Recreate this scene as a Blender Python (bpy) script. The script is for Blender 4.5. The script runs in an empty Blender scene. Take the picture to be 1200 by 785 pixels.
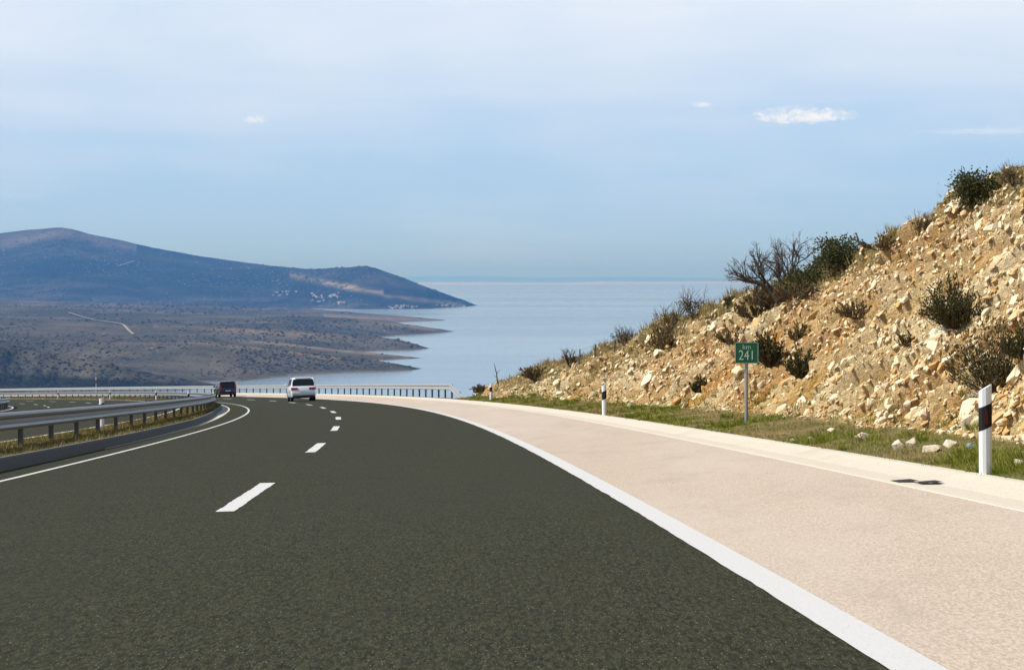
import bpy, bmesh, math, random
import numpy as np
from mathutils import Vector, Matrix
random.seed(7); RNG = np.random.default_rng(11)
R = math.radians
scn = bpy.context.scene
COL = scn.collection
# ------------------------------------------------------------------ road alignment (metres)
FPX = 2906.98; CAMH = 1.0398
PSI, K0, K1 = 0.02879, 0.0003, 0.05718e-4
G0, G1, BANK, X0 = 0.04187, 0.054e-4, 0.02742, 1.76341
O_EDGE, O_CURB, O_SH, O_GU, O_OPP, LANE = 7.228, 7.759, -2.035, -2.686, 10.82, 3.6
DASH0, DASHP, DASHL = 22.23, 19.13, 6.38
SEA = -131.0

# ------------------------------------------------------------------ camera, world, sun, exposure
cam_d = bpy.data.cameras.new("camera"); cam = bpy.data.objects.new("camera", cam_d); COL.objects.link(cam)
cam.location = (0, 0, 0); cam.rotation_euler = (R(90), 0, 0)
cam_d.sensor_width = 36; cam_d.lens = FPX / 1200 * 36
cam_d.shift_y = -65.5 / 1200
cam_d.clip_start = 0.1; cam_d.clip_end = 300000
scn.camera = cam
scn.view_settings.view_transform = 'Standard'; scn.view_settings.look = 'None'
scn.view_settings.exposure = 0.25; scn.view_settings.gamma = 1.0
scn.view_settings.use_curve_mapping = False
try:
    scn.cycles.use_denoising = True
    scn.cycles.volume_bounces = 0
    scn.cycles.max_bounces = 6
except Exception: pass
SUN_AZ, SUN_EL = R(-100), R(49)
w = bpy.data.worlds.new("World"); scn.world = w; w.use_nodes = True
def world():
    nt = w.node_tree; nt.nodes.clear(); N = nt.nodes.new; L = nt.links.new
    out = N('ShaderNodeOutputWorld'); bg = N('ShaderNodeBackground'); L(bg.outputs[0], out.inputs[0])
    sky = N('ShaderNodeTexSky'); sky.sky_type = 'NISHITA'; sky.sun_disc = False
    sky.sun_elevation = SUN_EL; sky.sun_rotation = SUN_AZ
    sky.air_density = 1.0; sky.dust_density = 0.4; sky.ozone_density = 3.0
    tc = N('ShaderNodeTexCoord'); sp = N('ShaderNodeSeparateXYZ'); L(tc.outputs['Generated'], sp.inputs[0])
    def math_(op, a, b=None, c=None):
        n = N('ShaderNodeMath'); n.operation = op
        for i, q in enumerate((a, b, c)):
            if q is None: continue
            if isinstance(q, (int, float)): n.inputs[i].default_value = q
            else: L(q, n.inputs[i])
        return n.outputs[0]
    def maprange(v, a, b, c=0, d=1):
        n = N('ShaderNodeMapRange'); n.interpolation_type = 'SMOOTHSTEP'; L(v, n.inputs[0])
        for i, q in enumerate((a, b, c, d)): n.inputs[1 + i].default_value = q
        return n.outputs[0]
    def mix(f, a, b):
        n = N('ShaderNodeMix'); n.data_type = 'RGBA'
        if isinstance(f, (int, float)): n.inputs['Factor'].default_value = f
        else: L(f, n.inputs['Factor'])
        for k, q in ((6, a), (7, b)):
            if isinstance(q, tuple): n.inputs[k].default_value = (*q, 1)
            else: L(q, n.inputs[k])
        return n.outputs[2]
    X, Y, Z = sp.outputs
    # clear low air is a soft blue under the high veil of cloud
    low = maprange(Z, 0.10, 0.32, 1, 0)
    col = mix(math_('MULTIPLY', low, 0.9), sky.outputs[0], (5.0, 7.6, 11.2))
    # high thin veil: noise on a flat cloud layer far overhead
    zz = math_('ADD', math_('MAXIMUM', Z, 0.0), 0.035)
    cv = N('ShaderNodeCombineXYZ'); L(math_('DIVIDE', X, zz), cv.inputs[0]); L(math_('DIVIDE', Y, zz), cv.inputs[1])
    nz = N('ShaderNodeTexNoise'); L(cv.outputs[0], nz.inputs[0]); nz.inputs['Scale'].default_value = 0.42
    nz.inputs['Detail'].default_value = 6; nz.inputs['Roughness'].default_value = 0.55; nz.inputs['Distortion'].default_value = 0.6
    veil = math_('ADD', maprange(Z, 0.015, 0.125, -0.04, 0.80), math_('MULTIPLY', maprange(Z, 0.01, 0.12, 0.30, 0.85), math_('SUBTRACT', nz.outputs[0], 0.5)))
    nz3 = N('ShaderNodeTexNoise'); nz3.inputs['Scale'].default_value = 5.0; nz3.inputs['Detail'].default_value = 5
    mp3 = N('ShaderNodeMapping'); L(tc.outputs['Generated'], mp3.inputs[0]); mp3.inputs['Scale'].default_value = (1.6, 1, 4.5); L(mp3.outputs[0], nz3.inputs[0])
    veil = math_('ADD', veil, math_('MULTIPLY', math_('SUBTRACT', nz3.outputs[0], 0.5), 0.75))
    veil = math_('MULTIPLY', math_('MINIMUM', math_('MAXIMUM', veil, 0.0), 0.9), maprange(Z, 0.14, 0.34, 1.0, 0.12))
    col = mix(veil, col, (9.7, 10.4, 11.6))
    # a few small cumulus puffs low in the sky
    def puff(col, az, el, ra, re, amt, seed):
        azn = math_('ARCTAN2', X, Y)
        du = math_('DIVIDE', math_('SUBTRACT', azn, az), ra); dv = math_('DIVIDE', math_('SUBTRACT', Z, el), re)
        n = N('ShaderNodeTexNoise'); n.inputs['Scale'].default_value = 1.9; n.inputs['Detail'].default_value = 8; n.inputs['Roughness'].default_value = .68
        c = N('ShaderNodeCombineXYZ'); L(math_('MULTIPLY', du, 2.6), c.inputs[0]); L(dv, c.inputs[1]); c.inputs[2].default_value = seed; L(c.outputs[0], n.inputs[0])
        flat = math_('MULTIPLY', math_('MAXIMUM', math_('MULTIPLY', dv, -1), 0), 1.2)   # flatter base
        r2 = math_('ADD', math_('ADD', math_('MULTIPLY', du, du), math_('MULTIPLY', dv, dv)), flat)
        m = math_('SUBTRACT', math_('ADD', 1.0, math_('MULTIPLY', math_('SUBTRACT', n.outputs[0], .5), 3.2)), r2)
        m = math_('MULTIPLY', maprange(m, 0.0, 1.35), amt)
        return mix(m, col, (12.4, 12.0, 12.2))
    col = puff(col, 0.1170, 0.0643, 0.0225, 0.0056, 0.80, 1.3)
    col = puff(col, 0.0765, 0.0695, 0.0052, 0.0019, 0.55, 4.1)
    col = puff(col, -0.1030, 0.0633, 0.0058, 0.0026, 0.45, 7.7)
    col = puff(col, 0.188, 0.0580, 0.030, 0.0022, 0.28, 9.9)
    L(col, bg.inputs[0]); bg.inputs[1].default_value = 0.075
world()
sun_d = bpy.data.lights.new("sun", 'SUN'); sun = bpy.data.objects.new("sun", sun_d); COL.objects.link(sun)
sun_d.energy = 4.8; sun_d.angle = R(0.53); sun_d.color = (1.0, 0.94, 0.85)
sd = Vector((math.sin(SUN_AZ) * math.cos(SUN_EL), math.cos(SUN_AZ) * math.cos(SUN_EL), math.sin(SUN_EL)))
sun.rotation_euler = sd.to_track_quat('Z', 'Y').to_euler(); sun.location = (-30, 0, 60)

# ------------------------------------------------------------------ helpers
def tag(o, label=None, cat=None, group=None, kind=None):
    if label: o['label'] = label
    if cat: o['category'] = cat
    if group: o['group'] = group
    if kind: o['kind'] = kind
    return o
def empty(name, loc, rz=0.0):
    o = bpy.data.objects.new(name, None); COL.objects.link(o); o.location = loc; o.rotation_euler = (0, 0, rz); o.empty_display_size = .2
    return o
class MB:
    def __init__(s): s.v = []; s.f = []; s.n = 0
    def add(s, V, F):
        V = np.asarray(V, float); s.v.append(V)
        s.f.append([tuple(int(i) + s.n for i in f) for f in F]) ; s.n += len(V)
    def box(s, c, d, M=None):
        V = np.array([[x, y, z] for z in (-.5, .5) for y in (-.5, .5) for x in (-.5, .5)]) * np.array(d)
        if M is not None: V = V @ np.array(M.to_3x3()).T
        s.add(V + np.array(c), [(0, 2, 3, 1), (4, 5, 7, 6), (0, 1, 5, 4), (2, 6, 7, 3), (0, 4, 6, 2), (1, 3, 7, 5)])
    def tube(s, P, r, n=4, cap=True):
        P = [np.asarray(p, float) for p in P]; m = len(P)
        if not hasattr(r, '__len__'): r = [r] * m
        V = []
        for i in range(m):
            t = P[min(i + 1, m - 1)] - P[max(i - 1, 0)]; t = t / (np.linalg.norm(t) + 1e-9)
            a = np.array([0, 0, 1.]) if abs(t[2]) < .9 else np.array([1., 0, 0])
            x = np.cross(a, t); x /= np.linalg.norm(x); y = np.cross(t, x)
            for k in range(n):
                q = 2 * math.pi * k / n; V.append(P[i] + r[i] * (x * math.cos(q) + y * math.sin(q)))
        F = [(i * n + k, i * n + (k + 1) % n, (i + 1) * n + (k + 1) % n, (i + 1) * n + k) for i in range(m - 1) for k in range(n)]
        if cap: F += [tuple(range(n - 1, -1, -1)), tuple(range((m - 1) * n, m * n))]
        s.add(V, F)
    def lathe(s, prof, axis='z', c=(0, 0, 0), n=24):
        V = []
        for (r, h) in prof:
            for k in range(n):
                q = 2 * math.pi * k / n; p = (r * math.cos(q), r * math.sin(q), h)
                if axis == 'x': p = (p[2], p[0], p[1])
                V.append([p[0] + c[0], p[1] + c[1], p[2] + c[2]])
        m = len(prof)
        F = [(i * n + k, i * n + (k + 1) % n, (i + 1) * n + (k + 1) % n, (i + 1) * n + k) for i in range(m - 1) for k in range(n)]
        F += [tuple(range(n - 1, -1, -1)), tuple(range((m - 1) * n, m * n))]
        s.add(V, F)
    def build(s, name, mat, parent=None, smooth=False):
        V = np.concatenate(s.v) if s.v else np.zeros((0, 3)); F = [f for g in s.f for f in g]
        return mesh_obj(name, V, F, mat, parent, smooth)
def mesh_obj(name, V, F, mat, parent=None, smooth=False):
    me = bpy.data.meshes.new(name); me.from_pydata(np.asarray(V).tolist(), [], F if isinstance(F, list) else F.tolist()); me.update()
    if smooth: me.polygons.foreach_set('use_smooth', [True] * len(me.polygons))
    if mat: me.materials.append(mat)
    o = bpy.data.objects.new(name, me); COL.objects.link(o)
    if parent: o.parent = parent
    return o
def fast_mesh(name, V, F, mat, smooth=False, parent=None):
    """V (n,3) and F (m,k) arrays, all faces of one size."""
    V = np.ascontiguousarray(V, dtype=np.float32); F = np.ascontiguousarray(F, dtype=np.int32)
    me = bpy.data.meshes.new(name); k = F.shape[1]
    me.vertices.add(len(V)); me.vertices.foreach_set('co', V.ravel())
    me.loops.add(F.size); me.loops.foreach_set('vertex_index', F.ravel())
    me.polygons.add(len(F)); me.polygons.foreach_set('loop_start', np.arange(0, F.size, k, dtype=np.int32))
    me.polygons.foreach_set('use_smooth', np.full(len(F), smooth)); me.update(calc_edges=True)
    if mat: me.materials.append(mat)
    o = bpy.data.objects.new(name, me); COL.objects.link(o)
    if parent: o.parent = parent
    return o
def grid_faces(n, m):
    a = np.arange(n * m).reshape(n, m)
    return np.stack([a[:-1, :-1], a[1:, :-1], a[1:, 1:], a[:-1, 1:]], -1).reshape(-1, 4)
def fattr(o, name, vals):
    a = o.data.attributes.new(name, 'FLOAT', 'POINT'); a.data.foreach_set('value', np.ascontiguousarray(vals, dtype=np.float32).ravel())
def copy_tree(o, parent=None):
    c = o.copy(); COL.objects.link(c); c.parent = parent
    for ch in list(o.children): copy_tree(ch, c)
    return c
def h3(i, j, k, seed):
    n = (i.astype(np.int64) * 374761393 + j.astype(np.int64) * 668265263 + k.astype(np.int64) * 2147483647 + seed * 1274126177) & 0xffffffff
    n = ((n ^ (n >> 13)) * 1274126177) & 0xffffffff
    n = ((n ^ (n >> 16)) * 2246822519) & 0xffffffff
    return ((n ^ (n >> 15)) & 0xffffff) / float(0xffffff)
def vnoise(p, seed=0):
    p = np.asarray(p, float); i = np.floor(p).astype(np.int64); f = p - i; f = f * f * (3 - 2 * f); out = 0
    for dx in (0, 1):
        for dy in (0, 1):
            for dz in (0, 1):
                wgt = (f[..., 0] if dx else 1 - f[..., 0]) * (f[..., 1] if dy else 1 - f[..., 1]) * (f[..., 2] if dz else 1 - f[..., 2])
                out = out + wgt * h3(i[..., 0] + dx, i[..., 1] + dy, i[..., 2] + dz, seed)
    return out * 2 - 1
def fbm(p, oct=4, seed=0, gain=.5):
    a, s, t = 1., 0, 0
    for o in range(oct): s = s + a * vnoise(p * 2 ** o + 17.3 * o, seed + o); t += a; a *= gain
    return s / t
def worley(p, seed=0):
    """distance to the nearest and second nearest cell point, and the id of the nearest"""
    i = np.floor(p).astype(np.int64); f1 = np.full(p.shape[:-1], 9.); f2 = f1.copy(); idn = np.zeros(p.shape[:-1])
    for dx in (-1, 0, 1):
        for dy in (-1, 0, 1):
            for dz in (-1, 0, 1):
                c = (i[..., 0] + dx, i[..., 1] + dy, i[..., 2] + dz)
                q = np.stack([c[0] + h3(*c, seed), c[1] + h3(*c, seed + 1), c[2] + h3(*c, seed + 2)], -1)
                d = np.linalg.norm(q - p, axis=-1); r = h3(*c, seed + 3)
                nw = d < f1; f2 = np.where(nw, f1, np.minimum(f2, d)); idn = np.where(nw, r, idn); f1 = np.where(nw, d, f1)
    return f1, f2, idn

# ------------------------------------------------------------------ alignment functions
_ss = np.linspace(-80, 620, 2801)
_th = PSI + K0 * _ss + np.where(_ss > 0, K1 * _ss ** 2 / 2, 0)
_i0 = int(np.argmin(abs(_ss)))
_cx = np.concatenate([[0], np.cumsum(np.sin(_th))[:-1]]) * .25; _cx = X0 - (_cx - _cx[_i0])
_cy = np.concatenate([[0], np.cumsum(np.cos(_th))[:-1]]) * .25; _cy = _cy - _cy[_i0]
_zo = [-80, O_GU, O_SH, -.12, O_CURB, 10.5, 400]; _zd = [.1814, .1814, .152, 0, 0, .07, .07]
def road_pt(s, o, dz=0.0):
    s = np.asarray(s, float); o = np.asarray(o, float)
    x = np.interp(s, _ss, _cx); y = np.interp(s, _ss, _cy); th = np.interp(s, _ss, _th)
    z = -G0 * s - np.where(s > 0, G1 * s * s / 2, 0) - BANK * np.clip(o, -6, 40) + np.interp(o, _zo, _zd) + dz - CAMH
    return np.stack(np.broadcast_arrays(x - o * np.cos(th), y - o * np.sin(th), z), -1)
def heading(s): return float(np.interp(s, _ss, _th))
def proj(p):
    Y = np.maximum(p[..., 1], .3)
    return 600 + FPX * p[..., 0] / Y, 327 - FPX * p[..., 2] / Y
def sgrid(s0, s1, st=1.0): return np.linspace(s0, s1, max(2, int((s1 - s0) / st) + 1))
def strip(name, o0, o1, s0, s1, mat, dz=0.0, n=2, st=1.0, o1b=None, edge=0.0):
    """a sheet that follows the road between the offsets o0 and o1"""
    s = sgrid(s0, s1, st); oo = np.linspace(o0, o1, n)
    S, O = np.meshgrid(s, oo, indexing='ij')
    V = road_pt(S, O, dz)
    return fast_mesh(name, V.reshape(-1, 3), grid_faces(len(s), n), mat, True)
def loft(mb, prof, s0, s1, st=1.0, cap=True):
    """closed profile of (offset, height) swept along the road"""
    s = sgrid(s0, s1, st); n = len(prof)
    V = np.concatenate([road_pt(np.full(n, si), np.array([p[0] for p in prof])) + np.array([[0, 0, p[1]] for p in prof]) for si in s])
    m = len(s)
    F = [(i * n + k, (i + 1) * n + k, (i + 1) * n + (k + 1) % n, i * n + (k + 1) % n) for i in range(m - 1) for k in range(n)]
    if cap: F += [tuple(range(n)), tuple(range(m * n - 1, (m - 1) * n - 1, -1))]
    mb.add(V, F)

# ------------------------------------------------------------------ materials
def lin(r, g, b): return tuple((c / 255 / 12.92) if c / 255 <= .04045 else ((c / 255 + .055) / 1.055) ** 2.4 for c in (r, g, b))
class NT:
    def __init__(s, name):
        s.m = bpy.data.materials.new(name); s.m.use_nodes = True; s.nt = s.m.node_tree; s.nt.nodes.clear()
        s.out = s.N('ShaderNodeOutputMaterial'); s.b = s.N('ShaderNodeBsdfPrincipled'); s.L(s.b.outputs[0], s.out.inputs[0])
        s.tc = s.N('ShaderNodeTexCoord')
    def N(s, t): return s.nt.nodes.new(t)
    def L(s, a, b): s.nt.links.new(a, b)
    def set(s, k, v):
        if isinstance(v, tuple): s.b.inputs[k].default_value = (*v, 1) if len(v) == 3 else v
        elif isinstance(v, (int, float)): s.b.inputs[k].default_value = v
        else: s.L(v, s.b.inputs[k])
        return s
    def noise(s, scale, detail=4, rough=.55, stretch=(1, 1, 1), dist=0, rot=(0, 0, 0), vec=None):
        mp = s.N('ShaderNodeMapping'); s.L(vec or s.tc.outputs['Object'], mp.inputs[0]); mp.inputs['Scale'].default_value = stretch; mp.inputs['Rotation'].default_value = rot
        n = s.N('ShaderNodeTexNoise'); s.L(mp.outputs[0], n.inputs[0]); n.inputs['Scale'].default_value = scale
        n.inputs['Detail'].default_value = detail; n.inputs['Roughness'].default_value = rough; n.inputs['Distortion'].default_value = dist
        return n.outputs[0]
    def voro(s, scale, feature='F1', stretch=(1, 1, 1), col=False, rnd=1):
        mp = s.N('ShaderNodeMapping'); s.L(s.tc.outputs['Object'], mp.inputs[0]); mp.inputs['Scale'].default_value = stretch
        n = s.N('ShaderNodeTexVoronoi'); n.feature = feature; s.L(mp.outputs[0], n.inputs[0]); n.inputs['Scale'].default_value = scale; n.inputs['Randomness'].default_value = rnd
        return n.outputs['Color'] if col else n.outputs['Distance']
    def mr(s, v, a, b, c=0., d=1.):
        n = s.N('ShaderNodeMapRange'); n.interpolation_type = 'SMOOTHSTEP'; s.L(v, n.inputs[0])
        for i, q in enumerate((a, b, c, d)): n.inputs[1 + i].default_value = q
        return n.outputs[0]
    def mix(s, f, a, b, mode='MIX'):
        n = s.N('ShaderNodeMix'); n.data_type = 'RGBA'; n.blend_type = mode
        if isinstance(f, (int, float)): n.inputs['Factor'].default_value = f
        else: s.L(f, n.inputs['Factor'])
        for k, q in ((6, a), (7, b)):
            if isinstance(q, tuple): n.inputs[k].default_value = (*q, 1)
            else: s.L(q, n.inputs[k])
        return n.outputs[2]
    def math(s, op, a, b=0.):
        n = s.N('ShaderNodeMath'); n.operation = op
        for i, q in enumerate((a, b)):
            if isinstance(q, (int, float)): n.inputs[i].default_value = q
            else: s.L(q, n.inputs[i])
        return n.outputs[0]
    def attr(s, name):
        n = s.N('ShaderNodeAttribute'); n.attribute_name = name; return n.outputs['Fac']
    def bump(s, h, strength=.3, dist=.02):
        n = s.N('ShaderNodeBump'); n.inputs['Strength'].default_value = strength; n.inputs['Distance'].default_value = dist; s.L(h, n.inputs['Height']); s.L(n.outputs[0], s.b.inputs['Normal']); return s
def simple(name, col, rough=.6, metal=0., var=.12, scale=6., bump=0.):
    t = NT(name); n = t.noise(scale, 5)
    t.set('Base Color', t.mix(n, tuple(c * (1 - var) for c in col), tuple(min(1, c * (1 + var)) for c in col))).set('Roughness', rough).set('Metallic', metal)
    if bump: t.bump(n, bump, .01)
    return t.m
M = {}
t = NT('asphalt')
sp1 = t.noise(100, 2, .7, (1, .16, 1), 0, (0, 0, -.04)); sp2 = t.noise(44, 3, .8, (1, .16, 1), 0, (0, 0, -.06)); big = t.noise(.22, 4, .6, (1, .35, 1)); mid = t.noise(1.6, 4, .6)
c = t.mix(t.mr(sp2, .38, .62), (.011, .0116, .0056), (.062, .0635, .035))
c = t.mix(t.mr(sp1, .38, .64), c, (.022, .0225, .0105)); c = t.mix(t.mr(sp1, .60, .72, 0, .9), c, (.19, .185, .12))
c = t.mix(t.mr(big, .35, .7, 0, .35), c, (.034, .035, .021)); c = t.mix(t.mr(mid, .5, .75, 0, .25), c, (.020, .020, .012))
t.set('Base Color', c).set('Roughness', .85).bump(sp2, .10, .003); t.b.inputs['Specular IOR Level'].default_value = .08
M['asphalt'] = t.m
t = NT('shoulder_concrete')
sp1 = t.noise(70, 3, .8, (1, .2, 1)); big = t.noise(.5, 5, .6, (1, .12, 1)); mid = t.noise(1.5, 5, .65, (1, .3, 1))
c = t.mix(t.mr(sp1, .34, .66), (.34, .275, .21), (.54, .45, .36))
c = t.mix(t.mr(big, .35, .7, 0, .45), c, (.53, .465, .39)); c = t.mix(t.mr(mid, .48, .75, 0, .45), c, (.33, .27, .21))
t.set('Base Color', c).set('Roughness', .9).bump(sp1, .15, .003); M['shoulder'] = t.m
t = NT('gutter_concrete')
sp1 = t.noise(40, 4, .65); big = t.noise(.8, 5, .65)
c = t.mix(t.mr(sp1, .3, .7), (.50, .45, .36), (.64, .585, .475)); c = t.mix(t.mr(big, .5, .75, 0, .55), c, (.44, .37, .27))
t.set('Base Color', c).set('Roughness', .9).bump(sp1, .25, .004); M['gutter'] = t.m
t = NT('kerb_concrete')
sp1 = t.noise(30, 5, .65); big = t.noise(.7, 5, .65)
c = t.mix(t.mr(sp1, .3, .7), (.105, .12, .118), (.16, .175, .17)); c = t.mix(t.mr(big, .5, .75, 0, .5), c, (.16, .16, .14))
t.set('Base Color', c).set('Roughness', .9).bump(sp1, .25, .004); M['kerb'] = t.m
t = NT('white_road_paint')
n1 = t.noise(60, 4, .7); n2 = t.noise(4, 4, .6)
c = t.mix(t.mr(n1, .54, .74), (.57, .57, .555), (.34, .325, .29)); c = t.mix(t.mr(n2, .55, .8, 0, .3), c, (.60, .58, .54))
t.set('Base Color', c).set('Roughness', .7).bump(n1, .2, .003); M['paint'] = t.m
t = NT('galvanised_steel')
n1 = t.noise(5, 5, .6); n2 = t.noise(.6, 3)
c = t.mix(n1, (.35, .365, .375), (.50, .51, .515)); c = t.mix(t.mr(n2, .5, .8, 0, .4), c, (.32, .31, .29))
t.set('Base Color', c).set('Roughness', .42).set('Metallic', .6); M['steel'] = t.m
t = NT('shaded_steel')
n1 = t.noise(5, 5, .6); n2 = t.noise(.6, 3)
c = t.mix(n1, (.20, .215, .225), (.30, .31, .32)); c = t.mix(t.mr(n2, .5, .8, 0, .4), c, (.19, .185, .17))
t.set('Base Color', c).set('Roughness', .45).set('Metallic', .55); M['shaded'] = t.m  # darker copy of the galvanised steel, shade of the near median rail put into its colour
M['post_steel'] = simple('dark_galvanised_post', (.09, .09, .088), .55, .3, .25, 9)
t = NT('soil')
n1 = t.noise(3, 6, .6); n2 = t.noise(25, 4, .6)
c = t.mix(t.mr(n1, .35, .7), (.15, .105, .045), (.11, .105, .03)); c = t.mix(t.mr(n2, .5, .8, 0, .6), c, (.26, .19, .10))
t.set('Base Color', c).set('Roughness', 1).bump(n2, .6, .03); M['soil'] = t.m

# rocky cut: pale limestone, ochre earth and dry growth mixed by the masks of the mesh
t = NT('limestone_slope')
g = t.attr('grass'); st_ = t.attr('stone'); cell = t.attr('cell'); oc = t.attr('ochre')
n1 = t.noise(2.2, 6, .65); n2 = t.noise(14, 5, .65); n3 = t.noise(55, 3, .6)
earth = t.mix(t.mr(n1, .35, .68), (.58, .335, .085), (.58, .41, .17)); earth = t.mix(t.mr(n2, .42, .7, 0, .8), earth, (.48, .35, .17)); nd = t.noise(6, 6, .75); earth = t.mix(t.mr(nd, .54, .70, 0, .85), earth, (.26, .155, .06)); earth = t.mix(t.mr(nd, .44, .30, 0, .8), earth, (.56, .47, .33))
rock = t.mix(cell, (.62, .47, .235), (.77, .65, .42)); rock = t.mix(t.mr(n2, .42, .72, 0, .5), rock, (.60, .44, .21)); rock = t.mix(t.mr(n3, .52, .75, 0, .35), rock, (.30, .235, .16)); rock = t.mix(t.mr(nd, .56, .72, 0, .6), rock, (.42, .26, .10))
rock = t.mix(t.math('MULTIPLY', oc, .75), rock, (.50, .30, .115))
earth = t.mix(t.math('MULTIPLY', oc, t.mr(n2, .3, .6, .4, .95)), earth, (.52, .235, .045)); c = t.mix(st_, earth, rock)
dry = t.mix(n2, (.21, .16, .06), (.36, .28, .12)); green = t.mix(n2, (.13, .14, .028), (.23, .20, .065))
dry = t.mix(t.attr('green'), dry, green)
gm = t.math('ADD', g, t.math('MULTIPLY', t.math('SUBTRACT', n1, .5), 1.3))
c = t.mix(t.mr(gm, .35, .75), c, dry)
t.set('Base Color', c).set('Roughness', .95).bump(t.math('ADD', n2, t.math('MULTIPLY', n3, .4)), 1.0, .09)
t.b.inputs['Specular IOR Level'].default_value = .2
M['slope'] = t.m
t = NT('limestone_rock')
oi = t.N('ShaderNodeObjectInfo'); rv = t.attr('cell')
n1 = t.noise(5, 6, .65); n2 = t.noise(26, 4, .65)
c = t.mix(t.mr(rv, .0, .9), (.56, .345, .12), (.78, .69, .49)); c = t.mix(t.mr(n1, .5, .75, 0, .6), c, (.56, .38, .165)); c = t.mix(t.mr(n2, .5, .78, 0, .45), c, (.32, .26, .18))
t.set('Base Color', c).set('Roughness', .92).bump(n2, .6, .03); t.b.inputs['Specular IOR Level'].default_value = .2; M['rock'] = t.m
t = NT('pale_boulder')
n1 = t.noise(4, 6, .65); n2 = t.noise(22, 4, .65)
c = t.mix(t.mr(n1, .35, .7), (.66, .60, .48), (.56, .44, .28)); c = t.mix(t.mr(n2, .5, .78, 0, .4), c, (.36, .30, .22))
t.set('Base Color', c).set('Roughness', .92).bump(n2, .6, .03); M['boulder'] = t.m
def leaf_mat(name, a, b, trans=.3):
    t = NT(name); n = t.noise(3.5, 3); ca = t.attr('cell'); c = t.mix(ca, a, b); c = t.mix(t.mr(n, .4, .7, 0, .4), c, tuple(q * .6 for q in a))
    t.set('Base Color', c).set('Roughness', .8); t.b.inputs['Specular IOR Level'].default_value = .2
    tr = t.N('ShaderNodeBsdfTranslucent'); t.L(c, tr.inputs[0]); mx = t.N('ShaderNodeMixShader'); mx.inputs[0].default_value = trans
    t.L(t.b.outputs[0], mx.inputs[1]); t.L(tr.outputs[0], mx.inputs[2]); t.L(mx.outputs[0], t.out.inputs[0])
    return t.m
M['grass_green'] = leaf_mat('green_grass', (.14, .185, .016), (.30, .30, .05))
M['grass_dry'] = leaf_mat('dry_grass', (.25, .185, .065), (.48, .38, .18))
M['grass_median'] = leaf_mat('median_grass', (.10, .10, .018), (.26, .19, .055))
M['leaf_broom'] = leaf_mat('broom_leaves', (.030, .036, .010), (.10, .09, .025))
M['leaf_ever'] = leaf_mat('evergreen_leaves', (.045, .052, .018), (.13, .125, .045))
M['leaf_dry'] = leaf_mat('withered_leaves', (.085, .06, .025), (.17, .125, .05))
M['bark'] = simple('grey_bark', (.085, .068, .052), .9, 0, .35, 20)
M['twig'] = simple('brown_twig', (.075, .050, .030), .9, 0, .35, 20)
t = NT('sea_water')
n1 = t.noise(.0009, 5, .6, (.35, 1, 1), .3); n2 = t.noise(.02, 4, .6, (.5, 1, 1)); n3 = t.noise(.00035, 3, .5, (.16, 1, 1))
c = t.mix(t.mr(n3, .35, .65), (.050, .122, .20), (.175, .255, .325))
t.set('Base Color', c).set('Roughness', t.mr(n1, .36, .66, .13, .21)); t.b.inputs['IOR'].default_value = 1.33
t.bump(n2, .05, .5); M['sea'] = t.m
def land_mat(name, base, pale, scrub, sc=1.0, dens=.5, wood=None):
    t = NT(name)
    n1 = t.noise(.0035 * sc, 6, .6); n2 = t.noise(.02 * sc, 5, .65); n3 = t.noise(.10 * sc, 3, .6); n4 = t.noise(.0011 * sc, 4, .55)
    c = t.mix(t.mr(n1, .40, .68), base, pale)
    c = t.mix(t.mr(n2, .62 - .16 * dens, .78 - .16 * dens, 0, .8), c, scrub)
    v = t.voro(.022 * sc, rnd=1); v2 = t.mr(v, .16, .30, 1, 0); c = t.mix(t.math('MULTIPLY', v2, t.mr(n1, .38, .58, 1, .1)), c, scrub)
    c = t.mix(t.mr(n3, .55, .75, 0, .5), c, tuple(q * .7 for q in base))
    if wood: c = t.mix(t.math('MULTIPLY', t.attr('wood'), t.mr(n2, .25, .5, .55, 1)), c, wood)
    c = t.mix(t.mr(t.attr('shore'), .0, 1.0), c, (.15, .135, .11))
    c = t.mix(t.math('MULTIPLY', t.attr('pale'), t.mr(n2, .3, .6, .2, 1)), c, (.24, .19, .13))
    t.set('Base Color', c).set('Roughness', 1).bump(t.math('ADD', n2, t.math('MULTIPLY', n3, .6)), .8, 10 / sc)
    t.b.inputs['Specular IOR Level'].default_value = 0
    return t.m
M['mountain'] = land_mat('wooded_mountain', (.020, .024, .020), (.070, .066, .052), (.010, .014, .008), .8, .7, wood=(.008, .015, .009))
M['karst'] = land_mat('scrubby_karst', (.058, .060, .052), (.118, .106, .085), (.020, .026, .019), 1.6, .35, wood=(.03, .034, .022))
M['cliff'] = land_mat('dark_cliff', (.062, .062, .052), (.115, .104, .080), (.022, .026, .014), 2.6, .6, wood=(.018, .022, .014))
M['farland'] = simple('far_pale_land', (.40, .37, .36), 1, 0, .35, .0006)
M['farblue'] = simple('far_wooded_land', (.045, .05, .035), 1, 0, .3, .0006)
M['embank'] = land_mat('embankment_scrub', (.10, .085, .05), (.17, .14, .085), (.035, .04, .018), 8, .5)

# ------------------------------------------------------------------ sea
def flat(name, x0, x1, y0, y1, z, mat, nx=2, ny=2):
    x = np.linspace(x0, x1, nx); y = np.linspace(y0, y1, ny); X, Y = np.meshgrid(x, y, indexing='ij')
    return fast_mesh(name, np.stack([X, Y, np.full_like(X, z)], -1).reshape(-1, 3), grid_faces(nx, ny), mat, True)
tag(flat('sea', -95000, 95000, -3000, 110000, SEA, M['sea'], 20, 20), kind='structure')

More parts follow.
